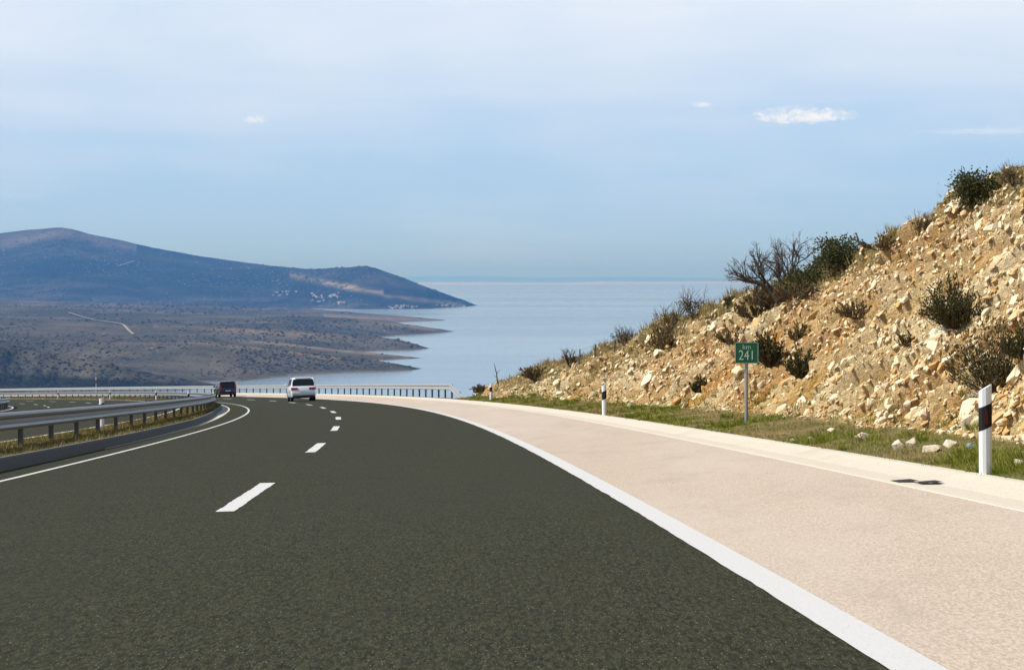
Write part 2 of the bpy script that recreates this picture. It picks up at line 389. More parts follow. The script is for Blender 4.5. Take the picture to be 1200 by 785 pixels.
# ------------------------------------------------------------------ far land: hills lofted from shore to ridge to the lee side
def seadist(v): return -SEA * FPX / (v - 327.0)
def hill(name, shore, ridge, depth, mat, u0, u1, back=1.6, amp=6., nsc=220., du=2.0, rows=46, power=1.0, wood=None, pale=None, seed=0, gully=0.0):
    """shore: (u, v) where the hill meets the water; ridge: (u, v) of its top line; depth: (u, metres) from shore to ridge"""
    u = np.arange(u0, u1 + .1, du); sv = np.interp(u, *zip(*shore)); rv = np.interp(u, *zip(*ridge)); dp = np.interp(u, *zip(*depth))
    k = np.ones(5) / 5; sm = lambda a: np.convolve(np.pad(a, 2, 'edge'), k, 'valid')
    dp = sm(dp)
    d0 = seadist(sv); d1 = d0 + dp; zr = -(rv - 327) / FPX * d1
    f = np.concatenate([np.linspace(0, 1, rows), 1 + np.linspace(0, back, rows // 3 + 1)[1:]])
    Fm, U = np.meshgrid(f, u); D = d0[:, None] + dp[:, None] * Fm
    hgt = np.maximum(zr - SEA, 0)[:, None]
    up = np.clip(Fm, 0, 1); prof = np.where(Fm <= 1, (up ** power) , 1 - ((Fm - 1) / back) ** 1.5)
    prof = np.where(Fm <= 1, .15 * np.sqrt(np.sin(up * math.pi / 2)) + .85 * prof, prof)
    X = (U - 600) / FPX * D; Z = SEA - 2.0 + (hgt + 2.0) * prof
    p = np.stack([X / nsc, D / nsc, np.zeros_like(X)], -1)
    nz = fbm(p, 5, seed, .55)
    env = np.clip(np.minimum(up * 5, 1), 0, 1) * np.clip(hgt / 25., 0, 1)
    Z = Z + nz * amp * env
    if gully:
        q = np.stack([X / (nsc * .55) + .3 * nz, D / (nsc * 4), np.zeros_like(X)], -1)
        Z = Z - gully * env * (1 - np.abs(fbm(q, 3, seed + 9))) ** 3 * np.clip(np.sin(np.clip(up, 0, 1) * math.pi), 0, 1) * np.clip(hgt / 60, .1, 1)
    o = fast_mesh(name, np.stack([X, D, Z], -1).reshape(-1, 3), grid_faces(len(u), len(f)), mat, True)
    tag(o, kind='structure')
    n2 = fbm(p * 1.7, 4, seed + 5)
    pu, pv = U, 327 - FPX * Z / D
    fattr(o, 'wood', np.clip((wood(pu, pv) if wood else 0 * U) + .0 * n2, 0, 1)); fattr(o, 'shore', np.where((Z - SEA) < np.minimum(1.6 + 1.2 * n2, hgt * .2), .7, 0.))
    fattr(o, 'pale', np.clip(pale(pu, pv) * (1 + n2) if pale else 0 * U, 0, 1))
    return dict(o=o, X=X, D=D, Z=Z, U=pu, V=pv)
def line_mask(pts, wd):
    us, vs = zip(*pts)
    def f(u, v): return np.where((u > us[0]) & (u < us[-1]), np.exp(-((v - np.interp(u, us, vs)) / wd) ** 2), 0)
    return f
sky_m = [(-260, 300), (-150, 290), (-80, 281), (0, 273), (32, 269), (62, 266.5), (72, 266), (85, 268), (107, 274), (140, 281), (180, 290.5), (240, 301), (300, 308.5), (340, 314), (380, 315.5), (415, 312), (428, 311), (440, 314), (465, 323), (490, 332.5), (515, 342), (535, 349.5), (550, 355), (560, 358)]
H_MT = hill('mountain', [(-260, 361), (300, 361), (420, 362.5), (500, 362), (545, 359.5), (562, 358)], sky_m,
            [(-260, 3600), (0, 3300), (300, 2500), (420, 1300), (500, 800), (562, 120)], M['mountain'], -260, 562, 1.2, 16, 900, 1.6, 60, 1.15, seed=3, gully=26,
            wood=lambda u, v: .9 * np.clip(1 - abs(v - np.interp(u, [0, 140, 260, 420, 500], [312, 316, 330, 340, 350])) / np.interp(u, [0, 200, 420], [22, 26, 14]), 0, 1),
            pale=lambda u, v: .8 * line_mask([(340, 322), (400, 335), (450, 344)], 3.5)(u, v) + .6 * line_mask([(450, 347), (545, 357)], 2.5)(u, v) + .35 * line_mask([(0, 283), (80, 273), (160, 290)], 6)(u, v))
H1 = hill('headland', [(-260, 384), (380, 383), (455, 379), (500, 377), (519, 376), (524, 375.6)], [(-260, 352), (0, 352), (120, 355), (200, 358), (300, 361), (380, 365), (440, 369), (490, 372), (519, 374.6), (524, 375.6)],
          [(-260, 1900), (300, 1500), (440, 700), (524, 60)], M['karst'], -260, 524, 1.2, 11, 420, 1.6, seed=21, pale=lambda u, v: .5 * line_mask([(380, 370), (519, 376)], 3)(u, v))
H2 = hill('headland', [(-260, 402), (330, 401), (420, 397), (475, 393.5), (510, 391), (534, 388.6)], [(-260, 360), (0, 361), (120, 365), (220, 369), (320, 371), (400, 373), (450, 376), (490, 381), (515, 385), (534, 388.6)],
          [(-260, 1500), (300, 1100), (430, 600), (534, 40)], M['karst'], -260, 534, 1.2, 11, 340, 1.6, seed=31, pale=lambda u, v: .6 * line_mask([(420, 377), (530, 387)], 3)(u, v))
H3 = hill('headland', [(-260, 422), (300, 419), (390, 414), (440, 412), (480, 411), (505, 408.7)], [(-260, 371), (0, 374), (120, 379), (220, 382), (300, 384), (370, 388), (430, 393), (465, 398), (490, 404.5), (505, 408.7)],
          [(-260, 1000), (300, 700), (420, 350), (505, 30)], M['karst'], -260, 506, 1.2, 12, 260, 1.6, seed=41, gully=5, pale=lambda u, v: .6 * line_mask([(180, 382), (300, 388), (420, 396)], 2.5)(u, v))
H4 = hill('headland', [(-260, 432), (330, 426), (400, 423.5), (450, 423), (497, 420)], [(-260, 384), (0, 387), (100, 390), (200, 395), (300, 401), (360, 407), (420, 412), (460, 416), (485, 418.5), (497, 420)],
          [(-260, 600), (300, 420), (420, 200), (497, 20)], M['karst'], -260, 497, 1.2, 8, 200, 1.6, seed=51, pale=lambda u, v: .7 * line_mask([(260, 396), (480, 419)], 2)(u, v))
H5 = hill('headland', [(-260, 450), (200, 449), (280, 447), (340, 441.5), (400, 438), (450, 436.2), (480, 434.5), (497, 432)], [(-260, 390), (0, 396), (100, 400), (180, 400), (250, 402), (300, 406), (350, 412), (400, 418.5), (440, 423.5), (470, 428), (488, 431), (497, 432)],
          [(-260, 620), (200, 520), (300, 380), (420, 160), (497, 16)], M['karst'], -260, 498, 1.2, 8, 170, 1.4, 60, seed=61, gully=8, pale=lambda u, v: .8 * line_mask([(170, 395), (300, 408), (400, 421)], 2)(u, v))
CL = hill('cliff', [(-260, 462), (0, 460), (200, 456), (262, 452)], [(-260, 392), (-60, 398), (0, 402.5), (45, 409), (72, 415.5), (128, 425.5), (166, 433.5), (214, 442), (250, 449.5), (264, 452.5)],
          [(-260, 190), (0, 170), (200, 80), (264, 20)], M['cliff'], -260, 264, 1.2, 9, 70, 1.2, 70, .8, seed=71, gully=16, wood=lambda u, v: np.clip((v - np.interp(u, [0, 60, 160, 250], [436, 438, 443, 449])) / 5, 0, 1))
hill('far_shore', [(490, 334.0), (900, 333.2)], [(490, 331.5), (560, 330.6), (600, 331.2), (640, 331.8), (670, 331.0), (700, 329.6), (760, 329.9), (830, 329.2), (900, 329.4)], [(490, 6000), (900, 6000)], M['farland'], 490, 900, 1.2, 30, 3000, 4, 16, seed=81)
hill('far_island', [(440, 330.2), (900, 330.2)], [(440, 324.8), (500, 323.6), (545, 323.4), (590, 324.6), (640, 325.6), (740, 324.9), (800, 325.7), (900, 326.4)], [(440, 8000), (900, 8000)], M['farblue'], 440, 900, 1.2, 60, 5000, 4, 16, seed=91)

# haze box round all of it, the sky outside
hz = NT('haze_air'); hz.nt.nodes.remove(hz.b)
pv = hz.N('ShaderNodeVolumePrincipled'); pv.inputs['Color'].default_value = (.13, .40, 1.0, 1); pv.inputs['Absorption Color'].default_value = (.74, .68, 1, 1); pv.inputs['Density'].default_value = 5.2e-5; pv.inputs['Anisotropy'].default_value = 0.0
hz.L(pv.outputs[0], hz.out.inputs['Volume'])
hb = MB(); hb.box((0, 54500, (SEA - 1 + 420) / 2), (191000, 116000, 420 - SEA + 1)); tag(hb.build('haze', hz.m), kind='stuff')

# ------------------------------------------------------------------ carriageways
A, S_ = -30, 520
def st(name, *a, **k): return tag(strip(name, *a, **k), kind='structure')
st('road', 0.0, O_CURB + .9, A, S_, M['asphalt'], n=6)
st('opposite_road', O_OPP - .35, 23.4, A, S_, M['asphalt'], n=8)
st('shoulder', O_SH, 0.0, A, S_, M['shoulder'], n=5)
# gutter: shallow concrete channel with a small lip
s_ = sgrid(A, S_); gp = [(O_SH, .0), (O_SH - .015, .005), (O_SH - .07, .004), (O_SH - .30, -.012), (O_GU + .12, .012), (O_GU, .03), (O_GU - .10, .03), (O_GU - .11, -.2)]
V = np.stack([road_pt(s_, np.full_like(s_, p[0]), p[1]) for p in gp], 1); tag(fast_mesh('gutter', V.reshape(-1, 3), grid_faces(len(s_), len(gp)), M['gutter'], False), kind='structure')
def wob(s, a, f, sd): return a * vnoise(np.stack([s * f, s * 0, s * 0], -1), sd)
def line(o, wd, s0, s1, dz=.004, st_=.06, rag=.005):
    s = sgrid(s0, s1, st_ if s1 - s0 < 80 else .25)
    l = o - wd / 2 + wob(s, rag, 6., 3) + wob(s, rag, 1.1, 4); r = o + wd / 2 + wob(s, rag, 5., 5) + wob(s, rag, 1.3, 6)
    V = np.stack([road_pt(s, l, dz), road_pt(s, (l + r) / 2, dz), road_pt(s, r, dz)], 1)
    return V.reshape(-1, 3), grid_faces(len(s), 3)
def marking(name, segs):
    Vs, Fs, n = [], [], 0
    for a in segs:
        V, F = line(*a); Vs.append(V); Fs.append(F + n); n += len(V)
    return tag(fast_mesh(name, np.concatenate(Vs), np.concatenate(Fs), M['paint'], True), kind='structure')
# zd is measured from the sheets below, so lines lie 4 mm above both
marking('edge_line', [(0.0, .23, A, 60, .005), (0.0, .23, 60, S_, .005)])
marking('edge_line', [(O_EDGE, .17, A, 60), (O_EDGE, .17, 60, S_)])
marking('lane_dashes', [(LANE, .17, DASH0 + i * DASHP, DASH0 + i * DASHP + DASHL) for i in range(-2, 26)])
marking('edge_line', [(O_OPP, .17, A, 60), (O_OPP, .17, 60, S_)])
marking('edge_line', [(22.0, .17, A, 60), (22.0, .17, 60, S_)])
marking('lane_dashes', [(o, .17, 7 + i * DASHP + k, 7 + i * DASHP + k + DASHL) for i in range(-1, 26) for o, k in ((15.2, 0), (19.4, 6))])

# ------------------------------------------------------------------ median: kerb, earth strip, drain pads
def curb_o(s): return O_CURB + np.interp(s, [52, 75, 110, 150, 200], [0, .12, .75, .75, .3])
s_ = sgrid(A, S_)
prof = [(0, -.05), (.03, .18), (.05, .205), (.10, .205), (.12, .13)]
V = np.stack([road_pt(s_, curb_o(s_) + p[0], p[1]) for p in prof], 1)
tag(fast_mesh('kerb', V.reshape(-1, 3), grid_faces(len(s_), len(prof)), M['kerb'], False), kind='structure')
s2 = sgrid(48, 230, 1.0); V = np.stack([road_pt(s2, np.minimum(curb_o(s2) - .02, O_CURB - .06 - .0 * s2), .006), road_pt(s2, curb_o(s2) - .0, .02)], 1)
V[:, 0] = road_pt(s2, curb_o(s2) - np.interp(s2, [48, 80, 110, 200, 230], [.03, .2, .42, .42, .05]), .006)
tag(fast_mesh('drain_channel', V.reshape(-1, 3), grid_faces(len(s2), 2), M['gutter'], True), kind='structure')
s2 = sgrid(108, 150, 1.0); V = np.stack([road_pt(s2, np.full_like(s2, 7.52), .005), road_pt(s2, np.full_like(s2, 7.78), .005)], 1)
tag(fast_mesh('concrete_strip', V.reshape(-1, 3), grid_faces(len(s2), 2), M['gutter'], True), kind='structure')
sm_ = sgrid(A, S_, .25); fr = np.linspace(0, 1, 15)
Sg, Fg = np.meshgrid(sm_, fr, indexing='ij'); c0 = curb_o(Sg) + .11; Og = c0 + Fg * (O_OPP - .30 - c0)
dzm = .15 * (1 - Fg) - .02 * Fg + .05 * np.sin(Fg * math.pi) ; Vm = road_pt(Sg, Og, dzm)
Vm[..., 2] += .05 * fbm(Vm / .7, 3, 2) * np.sin(Fg * math.pi)
tag(fast_mesh('median', Vm.reshape(-1, 3), grid_faces(len(sm_), 15), M['soil'], True), kind='structure')

# ------------------------------------------------------------------ hillside right: verge, rock cut, crest
sil = [(520, 470), (551, 462), (560, 457), (580, 449), (601, 441.5), (640, 433), (662, 428), (711, 413.5), (742, 401), (772, 385), (815, 371), (846, 361), (877, 349), (912, 338), (947, 321), (985, 305), (1010, 296), (1040, 284), (1073, 272), (1114, 251), (1145, 234), (1168, 221), (1200, 207), (1300, 170), (1500, 110), (2200, 0), (4000, -200)]
SU, SV = zip(*sil)
S_END = 121.0
def slope_prof(t, s):
    foot = np.interp(s, [0, 20, 45, 80, 121], [.95, 1.2, 1.48, 1.2, .7])
    rise = np.interp(s, [0, 60, 100, 121], [.86, .82, .62, .40])
    x = np.maximum(t - foot, 0)
    return .02 + .13 * np.minimum(t, foot) + rise * (np.sqrt(x * x + .09) - .3) + .02 * np.maximum(t - foot, 0)
sg = np.concatenate([np.arange(-30, 14, .6), np.arange(14, 62, .065), np.arange(62, S_END + .1, .125)])
tt = np.arange(0, 16, .06)
S2, T2 = np.meshgrid(sg, tt, indexing='ij')
P2 = road_pt(S2, O_GU - .10 - T2); base_z = road_pt(sg, np.full_like(sg, O_GU - .1))[:, 2]
zs = base_z[:, None] + slope_prof(T2, S2)
uu, vv = proj(np.stack([P2[..., 0], P2[..., 1], zs], -1))
tcs = np.zeros(len(sg))
for i in range(len(sg)):
    ok = np.where(vv[i] <= np.interp(uu[i], SU, SV))[0]
    ok = ok[ok > 3]
    tcs[i] = tt[ok[0]] if len(ok) else 15.
k = 15; tcs = np.convolve(np.pad(tcs, k, 'edge'), np.ones(2 * k + 1) / (2 * k + 1), 'valid')
tcs = np.clip(tcs, .5, 13.5)
te = np.concatenate([np.linspace(0, 1, 215), 1 + np.array([.02, .04, .07, .11, .17, .25, .4, .6, .9, 1.4, 2.2, 3.5, 6, 10])])
S3, E3 = np.meshgrid(sg, te, indexing='ij'); TC = tcs[:, None]
T3 = np.where(E3 <= 1, E3 * TC, TC + (E3 - 1) * 7.0)
zc = slope_prof(TC, S3[:, :1]); 
pc = road_pt(sg, O_GU - .1 - tcs); ze = (base_z + zc[:, 0]) / np.maximum(np.hypot(pc[:, 0], pc[:, 1]), 5)   # elevation at which the crest is seen
after = np.clip(ze - .10, -.35, .05)[:, None]
Z3 = base_z[:, None] + np.where(E3 <= 1, slope_prof(T3, S3), zc + (T3 - TC) * after - .012 * np.maximum(T3 - TC - 3, 0.0) ** 1.5)
B3 = road_pt(S3, O_GU - .10 - T3); B3[..., 2] = Z3
# displacement across the face: beds dipping up the slope, blocks, rubble
foot = np.interp(S3, [0, 20, 45, 80, 121], [.95, 1.2, 1.48, 1.2, .7])
facem = np.clip((T3 - foot + .1) / .7, 0, 1) * np.clip((1.03 - E3) / .06, 0, 1)
vm = np.clip(T3 / .4, 0, 1) * (1 - facem)
slope_len = T3 * 1.3
q = np.stack([S3 + .55 * slope_len, slope_len * .36, 0 * S3], -1)       # long axis leans up along the face
q = q + .25 * np.stack([fbm(q * 1.3, 3, 90), fbm(q * 1.3, 3, 94), 0 * S3], -1)
big = fbm(q / np.array([2.6, 2.6, 1]), 4, 100)
w1a, w1b, id1 = worley(q / .75 + np.array([0, 0, .5]), 110); w2a, w2b, id2 = worley(q / .30 + np.array([3, 7, .5]), 120)
blk1 = np.clip((w1b - w1a) * 2.2, 0, 1) ** .6; blk2 = np.clip((w2b - w2a) * 2.2, 0, 1) ** .6
fine = fbm(q / .16, 3, 130); w3a, w3b, id3 = worley(np.stack([S3, slope_len, 0 * S3], -1) / .17 + np.array([1, 2, .5]), 135); blk3 = np.clip((w3b - w3a) * 2.5, 0, 1) * id3
stone_m = np.clip((fbm(q / 1.5, 3, 140) + .28) * 3.4, 0, 1)
disp = facem * (.48 * big + .40 * (blk1 * (.25 + id1)) * (.35 + .65 * stone_m) + .20 * blk2 * (.2 + id2) + .06 * fine + .11 * blk3 - .12 * np.exp(-((w2b - w2a) / .12) ** 2) * stone_m - .22 * np.exp(-((w1b - w1a) / .08) ** 2) - .24)
disp = disp + vm * (.05 * fbm(q / .8, 3, 150) + .02 * fine) + np.clip((E3 - .97) / .05, 0, 1) * .14 * fbm(q / 1.1, 3, 160)
far_fade = np.interp(S3, [60, 121], [1, .75])
disp = disp * far_fade * np.clip((S3 + 30) / 4, 0, 1)
dS = np.gradient(B3, sg, axis=0); dT = np.gradient(B3, axis=1); Nn = np.cross(dT, dS); Nn /= np.linalg.norm(Nn, axis=-1, keepdims=True) + 1e-9
Nn = np.where(Nn[..., 2:3] < 0, -Nn, Nn)
hs = np.where(E3 <= 1.0, 1, .5)
Vr = B3 + Nn * (disp * hs)[..., None]
slope = fast_mesh('rocky_slope', Vr.reshape(-1, 3), grid_faces(len(sg), len(te)), M['slope'], False); tag(slope, kind='structure')
upper = np.clip((E3 - .80) / .2, 0, 1)
farg = np.interp(S3, [25, 45, 60, 80, 105, 121], [0, .18, .42, .68, .95, 1.0])
gm = np.clip(np.clip(1 - 1.6 * facem, 0, 1) * .8 + upper * .75 + farg * (.30 + .75 * E3) * .9 + .5 * np.clip(fbm(q / 3.1, 3, 170), 0, 1) * np.clip(E3 * 1.5, 0, 1), 0, 1)
fattr(slope, 'grass', gm); fattr(slope, 'stone', np.clip(stone_m * .7 + .5 * np.clip((w1b - w1a) * 3, 0, 1) * (id1 > .35) , 0, 1) * np.clip((w1b - w1a) * 9, 0, 1) * np.clip(.25 + (w2b - w2a) * 6, 0, 1)); fattr(slope, 'cell', .55 * id1 + .45 * id2)
fattr(slope, 'ochre', np.clip(fbm(q / 1.6, 4, 180) * 3.0 + .12, 0, 1)); fattr(slope, 'green', np.clip(1 - facem * 4 - upper, 0, 1) * np.clip(.5 + 1.2 * fbm(q / 1.7, 3, 190), 0, 1))
NS, NTT = len(sg), len(te)
PU, PV = proj(Vr); PD = Vr[..., 1]
def anchor(u, v, tol=2.5, maxe=1.3):
    """the point of the hillside seen at a place of the photograph"""
    m = (PU - u) ** 2 + (PV - v) ** 2; m = np.where((PD > 5) & (E3 <= maxe), m, 1e9)
    c = np.where(m < max(tol ** 2, m.min() + 1.)); i = np.argmin(PD[c]); return Vr[c[0][i], c[1][i]].copy()

# the embankment outside the outer rail, and the land beyond the far carriageway, both down to the sea
s_ = np.concatenate([np.arange(S_END - .5, 200, 1.), np.arange(200, 560, 4.)]); oo = np.array([0, .5, 1.2, 1.6, 2.5, 5, 10, 20, 40, 80, 160, 320])
zz = np.array([.02, .03, -.05, -.3, -.85, -2.3, -5.2, -11, -23, -48, -100, -160.])
S4, O4 = np.meshgrid(s_, oo, indexing='ij'); Z4 = np.interp(O4, oo, zz)
V4 = road_pt(S4, O_GU - .10 - O4); V4[..., 2] = road_pt(S4, np.full_like(S4, O_GU - .1))[..., 2] + Z4 + .12 * np.clip(O4 / 3, 0, 4) * fbm(V4 / 6, 3, 5)
eo = fast_mesh('embankment', V4.reshape(-1, 3), grid_faces(len(s_), len(oo)), M['embank'], True); tag(eo, kind='structure')
for a in ('wood', 'shore', 'pale'): fattr(eo, a, np.zeros(V4.shape[0] * V4.shape[1]))
s_ = np.arange(A, 560, 4.); oo = np.array([0, 1, 2.5, 8, 20, 50, 100]); zz = np.array([0, -.1, -.5, -3, -9, -26, -60.])
S4, O4 = np.meshgrid(s_, oo, indexing='ij'); V4 = road_pt(S4, 23.3 + O4); V4[..., 2] = road_pt(S4, np.full_like(S4, 23.3))[..., 2] + np.interp(O4, oo, zz) + .1
eo = fast_mesh('hillside', V4.reshape(-1, 3), grid_faces(len(s_), len(oo)), M['embank'], True); tag(eo, kind='structure')
for a in ('wood', 'shore', 'pale'): fattr(eo, a, np.zeros(V4.shape[0] * V4.shape[1]))
#--OBJECTS--
# ------------------------------------------------------------------ ray helper: the first surface seen along a line of sight
bpy.context.view_layer.update()
_dg = bpy.context.evaluated_depsgraph_get()
def hit(u, v):
    d = Vector(((u - 600) / FPX, 1, (327 - v) / FPX)).normalized()
    ok, loc, nor, idx, ob, mtx = scn.ray_cast(_dg, Vector((0, 0, 0)), d)
    return (np.array(loc), ob.name) if ok and ob.name != 'haze' else (None, '')
def on_slope(u, v):
    for k in range(14):
        p, nm = hit(u, v + k)
        if nm.startswith('rocky_slope'): return p
    return anchor(u, v)

# ------------------------------------------------------------------ rocks of the cut
def rock_shape(seed, n=15, el=(1.85, 1.0, .72)):
    r = np.random.default_rng(seed); p = r.normal(size=(n, 3)); p /= np.linalg.norm(p, axis=1)[:, None]; p *= r.uniform(.75, 1.1, (n, 1)); p *= np.array(el) * r.uniform(.75, 1.25, 3)
    bm = bmesh.new(); [bm.verts.new(q) for q in p]; bmesh.ops.convex_hull(bm, input=bm.verts); bmesh.ops.delete(bm, geom=[v for v in bm.verts if not v.link_faces], context='VERTS')
    bmesh.ops.triangulate(bm, faces=bm.faces[:]); bm.verts.ensure_lookup_table(); [setattr(v, 'index', i) for i, v in enumerate(bm.verts)]; bm.verts.index_update()
    V = np.array([v.co[:] for v in bm.verts]) * .5; F = np.array([[v.index for v in f.verts] for f in bm.faces]); bm.free(); return V, F
SHAPES = [rock_shape(500 + i) for i in range(28)]
ii, jj = np.where((facem > .12) & (S3 > 13) & (E3 < .985))
wt = (1.0 / np.maximum(PD[ii, jj], 16)) ** 1.2 * np.where(S3[ii, jj] > 62, 2.0, 1) * (1 - .75 * np.clip(farg[ii, jj], 0, 1)) * (.55 + stone_m[ii, jj]) * np.clip(facem[ii, jj] * 1.6, .1, 1); wt /= wt.sum()
NR = 72000; pick = RNG.choice(len(ii), NR, p=wt)
VV, FF, CC, n0 = [], [], [], 0
eS = dS / np.linalg.norm(dS, axis=-1, keepdims=True); eT = dT / np.linalg.norm(dT, axis=-1, keepdims=True)
for k in pick:
    i, j = ii[k], jj[k]; V, F = SHAPES[int(RNG.integers(28))]
    size = min(.24, .055 * math.exp(RNG.normal(.02, .46))) * (1 + .25 * (PD[i, j] > 55))
    if RNG.random() < .025 and E3[i, j] < .85: size *= 1.7
    if E3[i, j] > .9: size = min(size, .16)
    slab = len(VV) % 700 == 0 and E3[i, j] < .8 and facem[i, j] > .9
    if slab: size = RNG.uniform(.26, .40); V = V * np.array([1.35, 1.1, .7])
    a = 1.0 + RNG.normal(0, .32); X = eT[i, j] * math.sin(a) + eS[i, j] * math.cos(a); Nr = Nn[i, j] + RNG.normal(0, .25, 3); Nr /= np.linalg.norm(Nr)
    X = X - Nr * X.dot(Nr); X /= np.linalg.norm(X); Yv = np.cross(Nr, X)
    W = (V * size) @ np.stack([X, Yv, Nr]) + Vr[i, j] + RNG.normal(0, .02, 3) + Nr * size * (-.12 if slab else RNG.uniform(-.22, .10))
    VV.append(W); FF.append(F + n0); CC.append(np.full(len(W), RNG.random())); n0 += len(W)
rub = fast_mesh('rubble', np.concatenate(VV), np.concatenate(FF), M['rock']); tag(rub, kind='stuff'); fattr(rub, 'cell', np.concatenate(CC))
def boulder(u, v, wpx, hpx, label, seed):
    p = on_slope(u, v); sc = p[1] / FPX; V, F = rock_shape(seed, 13, (1.2, 1, .9)); V = V * .8 / (np.ptp(V, axis=0)) * np.array([wpx * sc, wpx * sc * .8, hpx * sc * 1.25])
    bm = bmesh.new(); vs = [bm.verts.new(q) for q in V]; [bm.faces.new([vs[i] for i in f]) for f in F]
    bmesh.ops.bevel(bm, geom=bm.edges[:], offset=wpx * sc * .012, segments=1, affect='EDGES'); me = bpy.data.meshes.new('rock'); bm.to_mesh(me); bm.free(); me.materials.append(M['boulder'])
    o = bpy.data.objects.new('rock', me); COL.objects.link(o); o.location = p + np.array([0, 0, hpx * sc * .20]); return tag(o, label, 'rock', 'loose pale rocks along the foot of the slope')
for a in [(1006, 516, 25, 14, 'wide flat pale rock on the verge midway between km sign and near delineator'), (1052, 527, 17, 15, 'blocky white rock on the verge, first of the row leading to the near delineator'),
          (1069, 524, 19, 17, 'tallest white rock in the row left of the near delineator'), (1092, 529, 30, 12, 'long low white rock in the row left of the near delineator'), (1113, 524, 20, 13, 'tan rock in the row closest to the near delineator'),
          (929, 519, 11, 9, 'small grey stone in the grass right of the km sign post'), (950, 516, 13, 6, 'small flat stone in the grass between grey stone and wide rock'), (1194, 545, 14, 11, 'rounded grey stone in the grass right of the near delineator'),
          (1132, 506, 22, 26, 'upright white rock directly behind the near delineator post'), (1066, 480, 17, 18, 'square pale block low on the face above the white rock row'), (1085, 488, 14, 16, 'slim pale block standing beside the square block at the slope foot'),
          (892, 452, 13, 14, 'pale angular block on the face just right of the km sign post'), (975, 507, 15, 8, 'small brown stone at the upper edge of the grass verge'), (738, 477, 9, 9, 'lone pale rock on the verge right of the middle delineator')]:
    boulder(*a, seed=int(a[0] * 7 + a[1]))

# ------------------------------------------------------------------ plants
def unit(v): return v / (np.linalg.norm(v, axis=-1, keepdims=True) + 1e-9)
def leaf_quads(P, D, L, W):
    """slender leaf faces at P along D"""
    n = len(P); r = unit(RNG.normal(size=(n, 3))); s = unit(np.cross(D, r)); L = np.broadcast_to(L, (n,))[:, None]; W = np.broadcast_to(W, (n,))[:, None]
    V = np.stack([P, P + D * L * .5 + s * W, P + D * L, P + D * L * .5 - s * W], 1).reshape(-1, 3)
    return V, np.arange(4 * n).reshape(n, 4)
def leaves_obj(name, P, D, L, W, mat, parent):
    V, F = leaf_quads(P, D, L, W); o = fast_mesh(name, V, F, mat, False, parent); fattr(o, 'cell', np.repeat(RNG.random(len(P)), 4)); return o
def grow(mb, tips, p, d, ln, r, depth, spread=.55, up=.12, n=4):
    k = 3; pts = [p]; dd = d
    for i in range(k):
        dd = unit(dd + RNG.normal(0, .13, 3) + np.array([0, 0, up * .3])); pts.append(pts[-1] + dd * ln / k)
    mb.tube(pts, [r * (1 - .35 * i / k) for i in range(k + 1)], n if depth > 1 else 3, cap=False)
    tips.append((pts[-1], dd, depth))
    if depth == 0: return
    for c in range(int(RNG.integers(2, 4)) + (depth > 3)):
        nd = unit(dd + RNG.normal(0, spread, 3) + np.array([0, 0, up])); q = pts[int(RNG.integers(1, 4))] if c else pts[-1]
        grow(mb, tips, q, nd, ln * RNG.uniform(.62, .88), r * .62, depth - 1, spread, up, n)
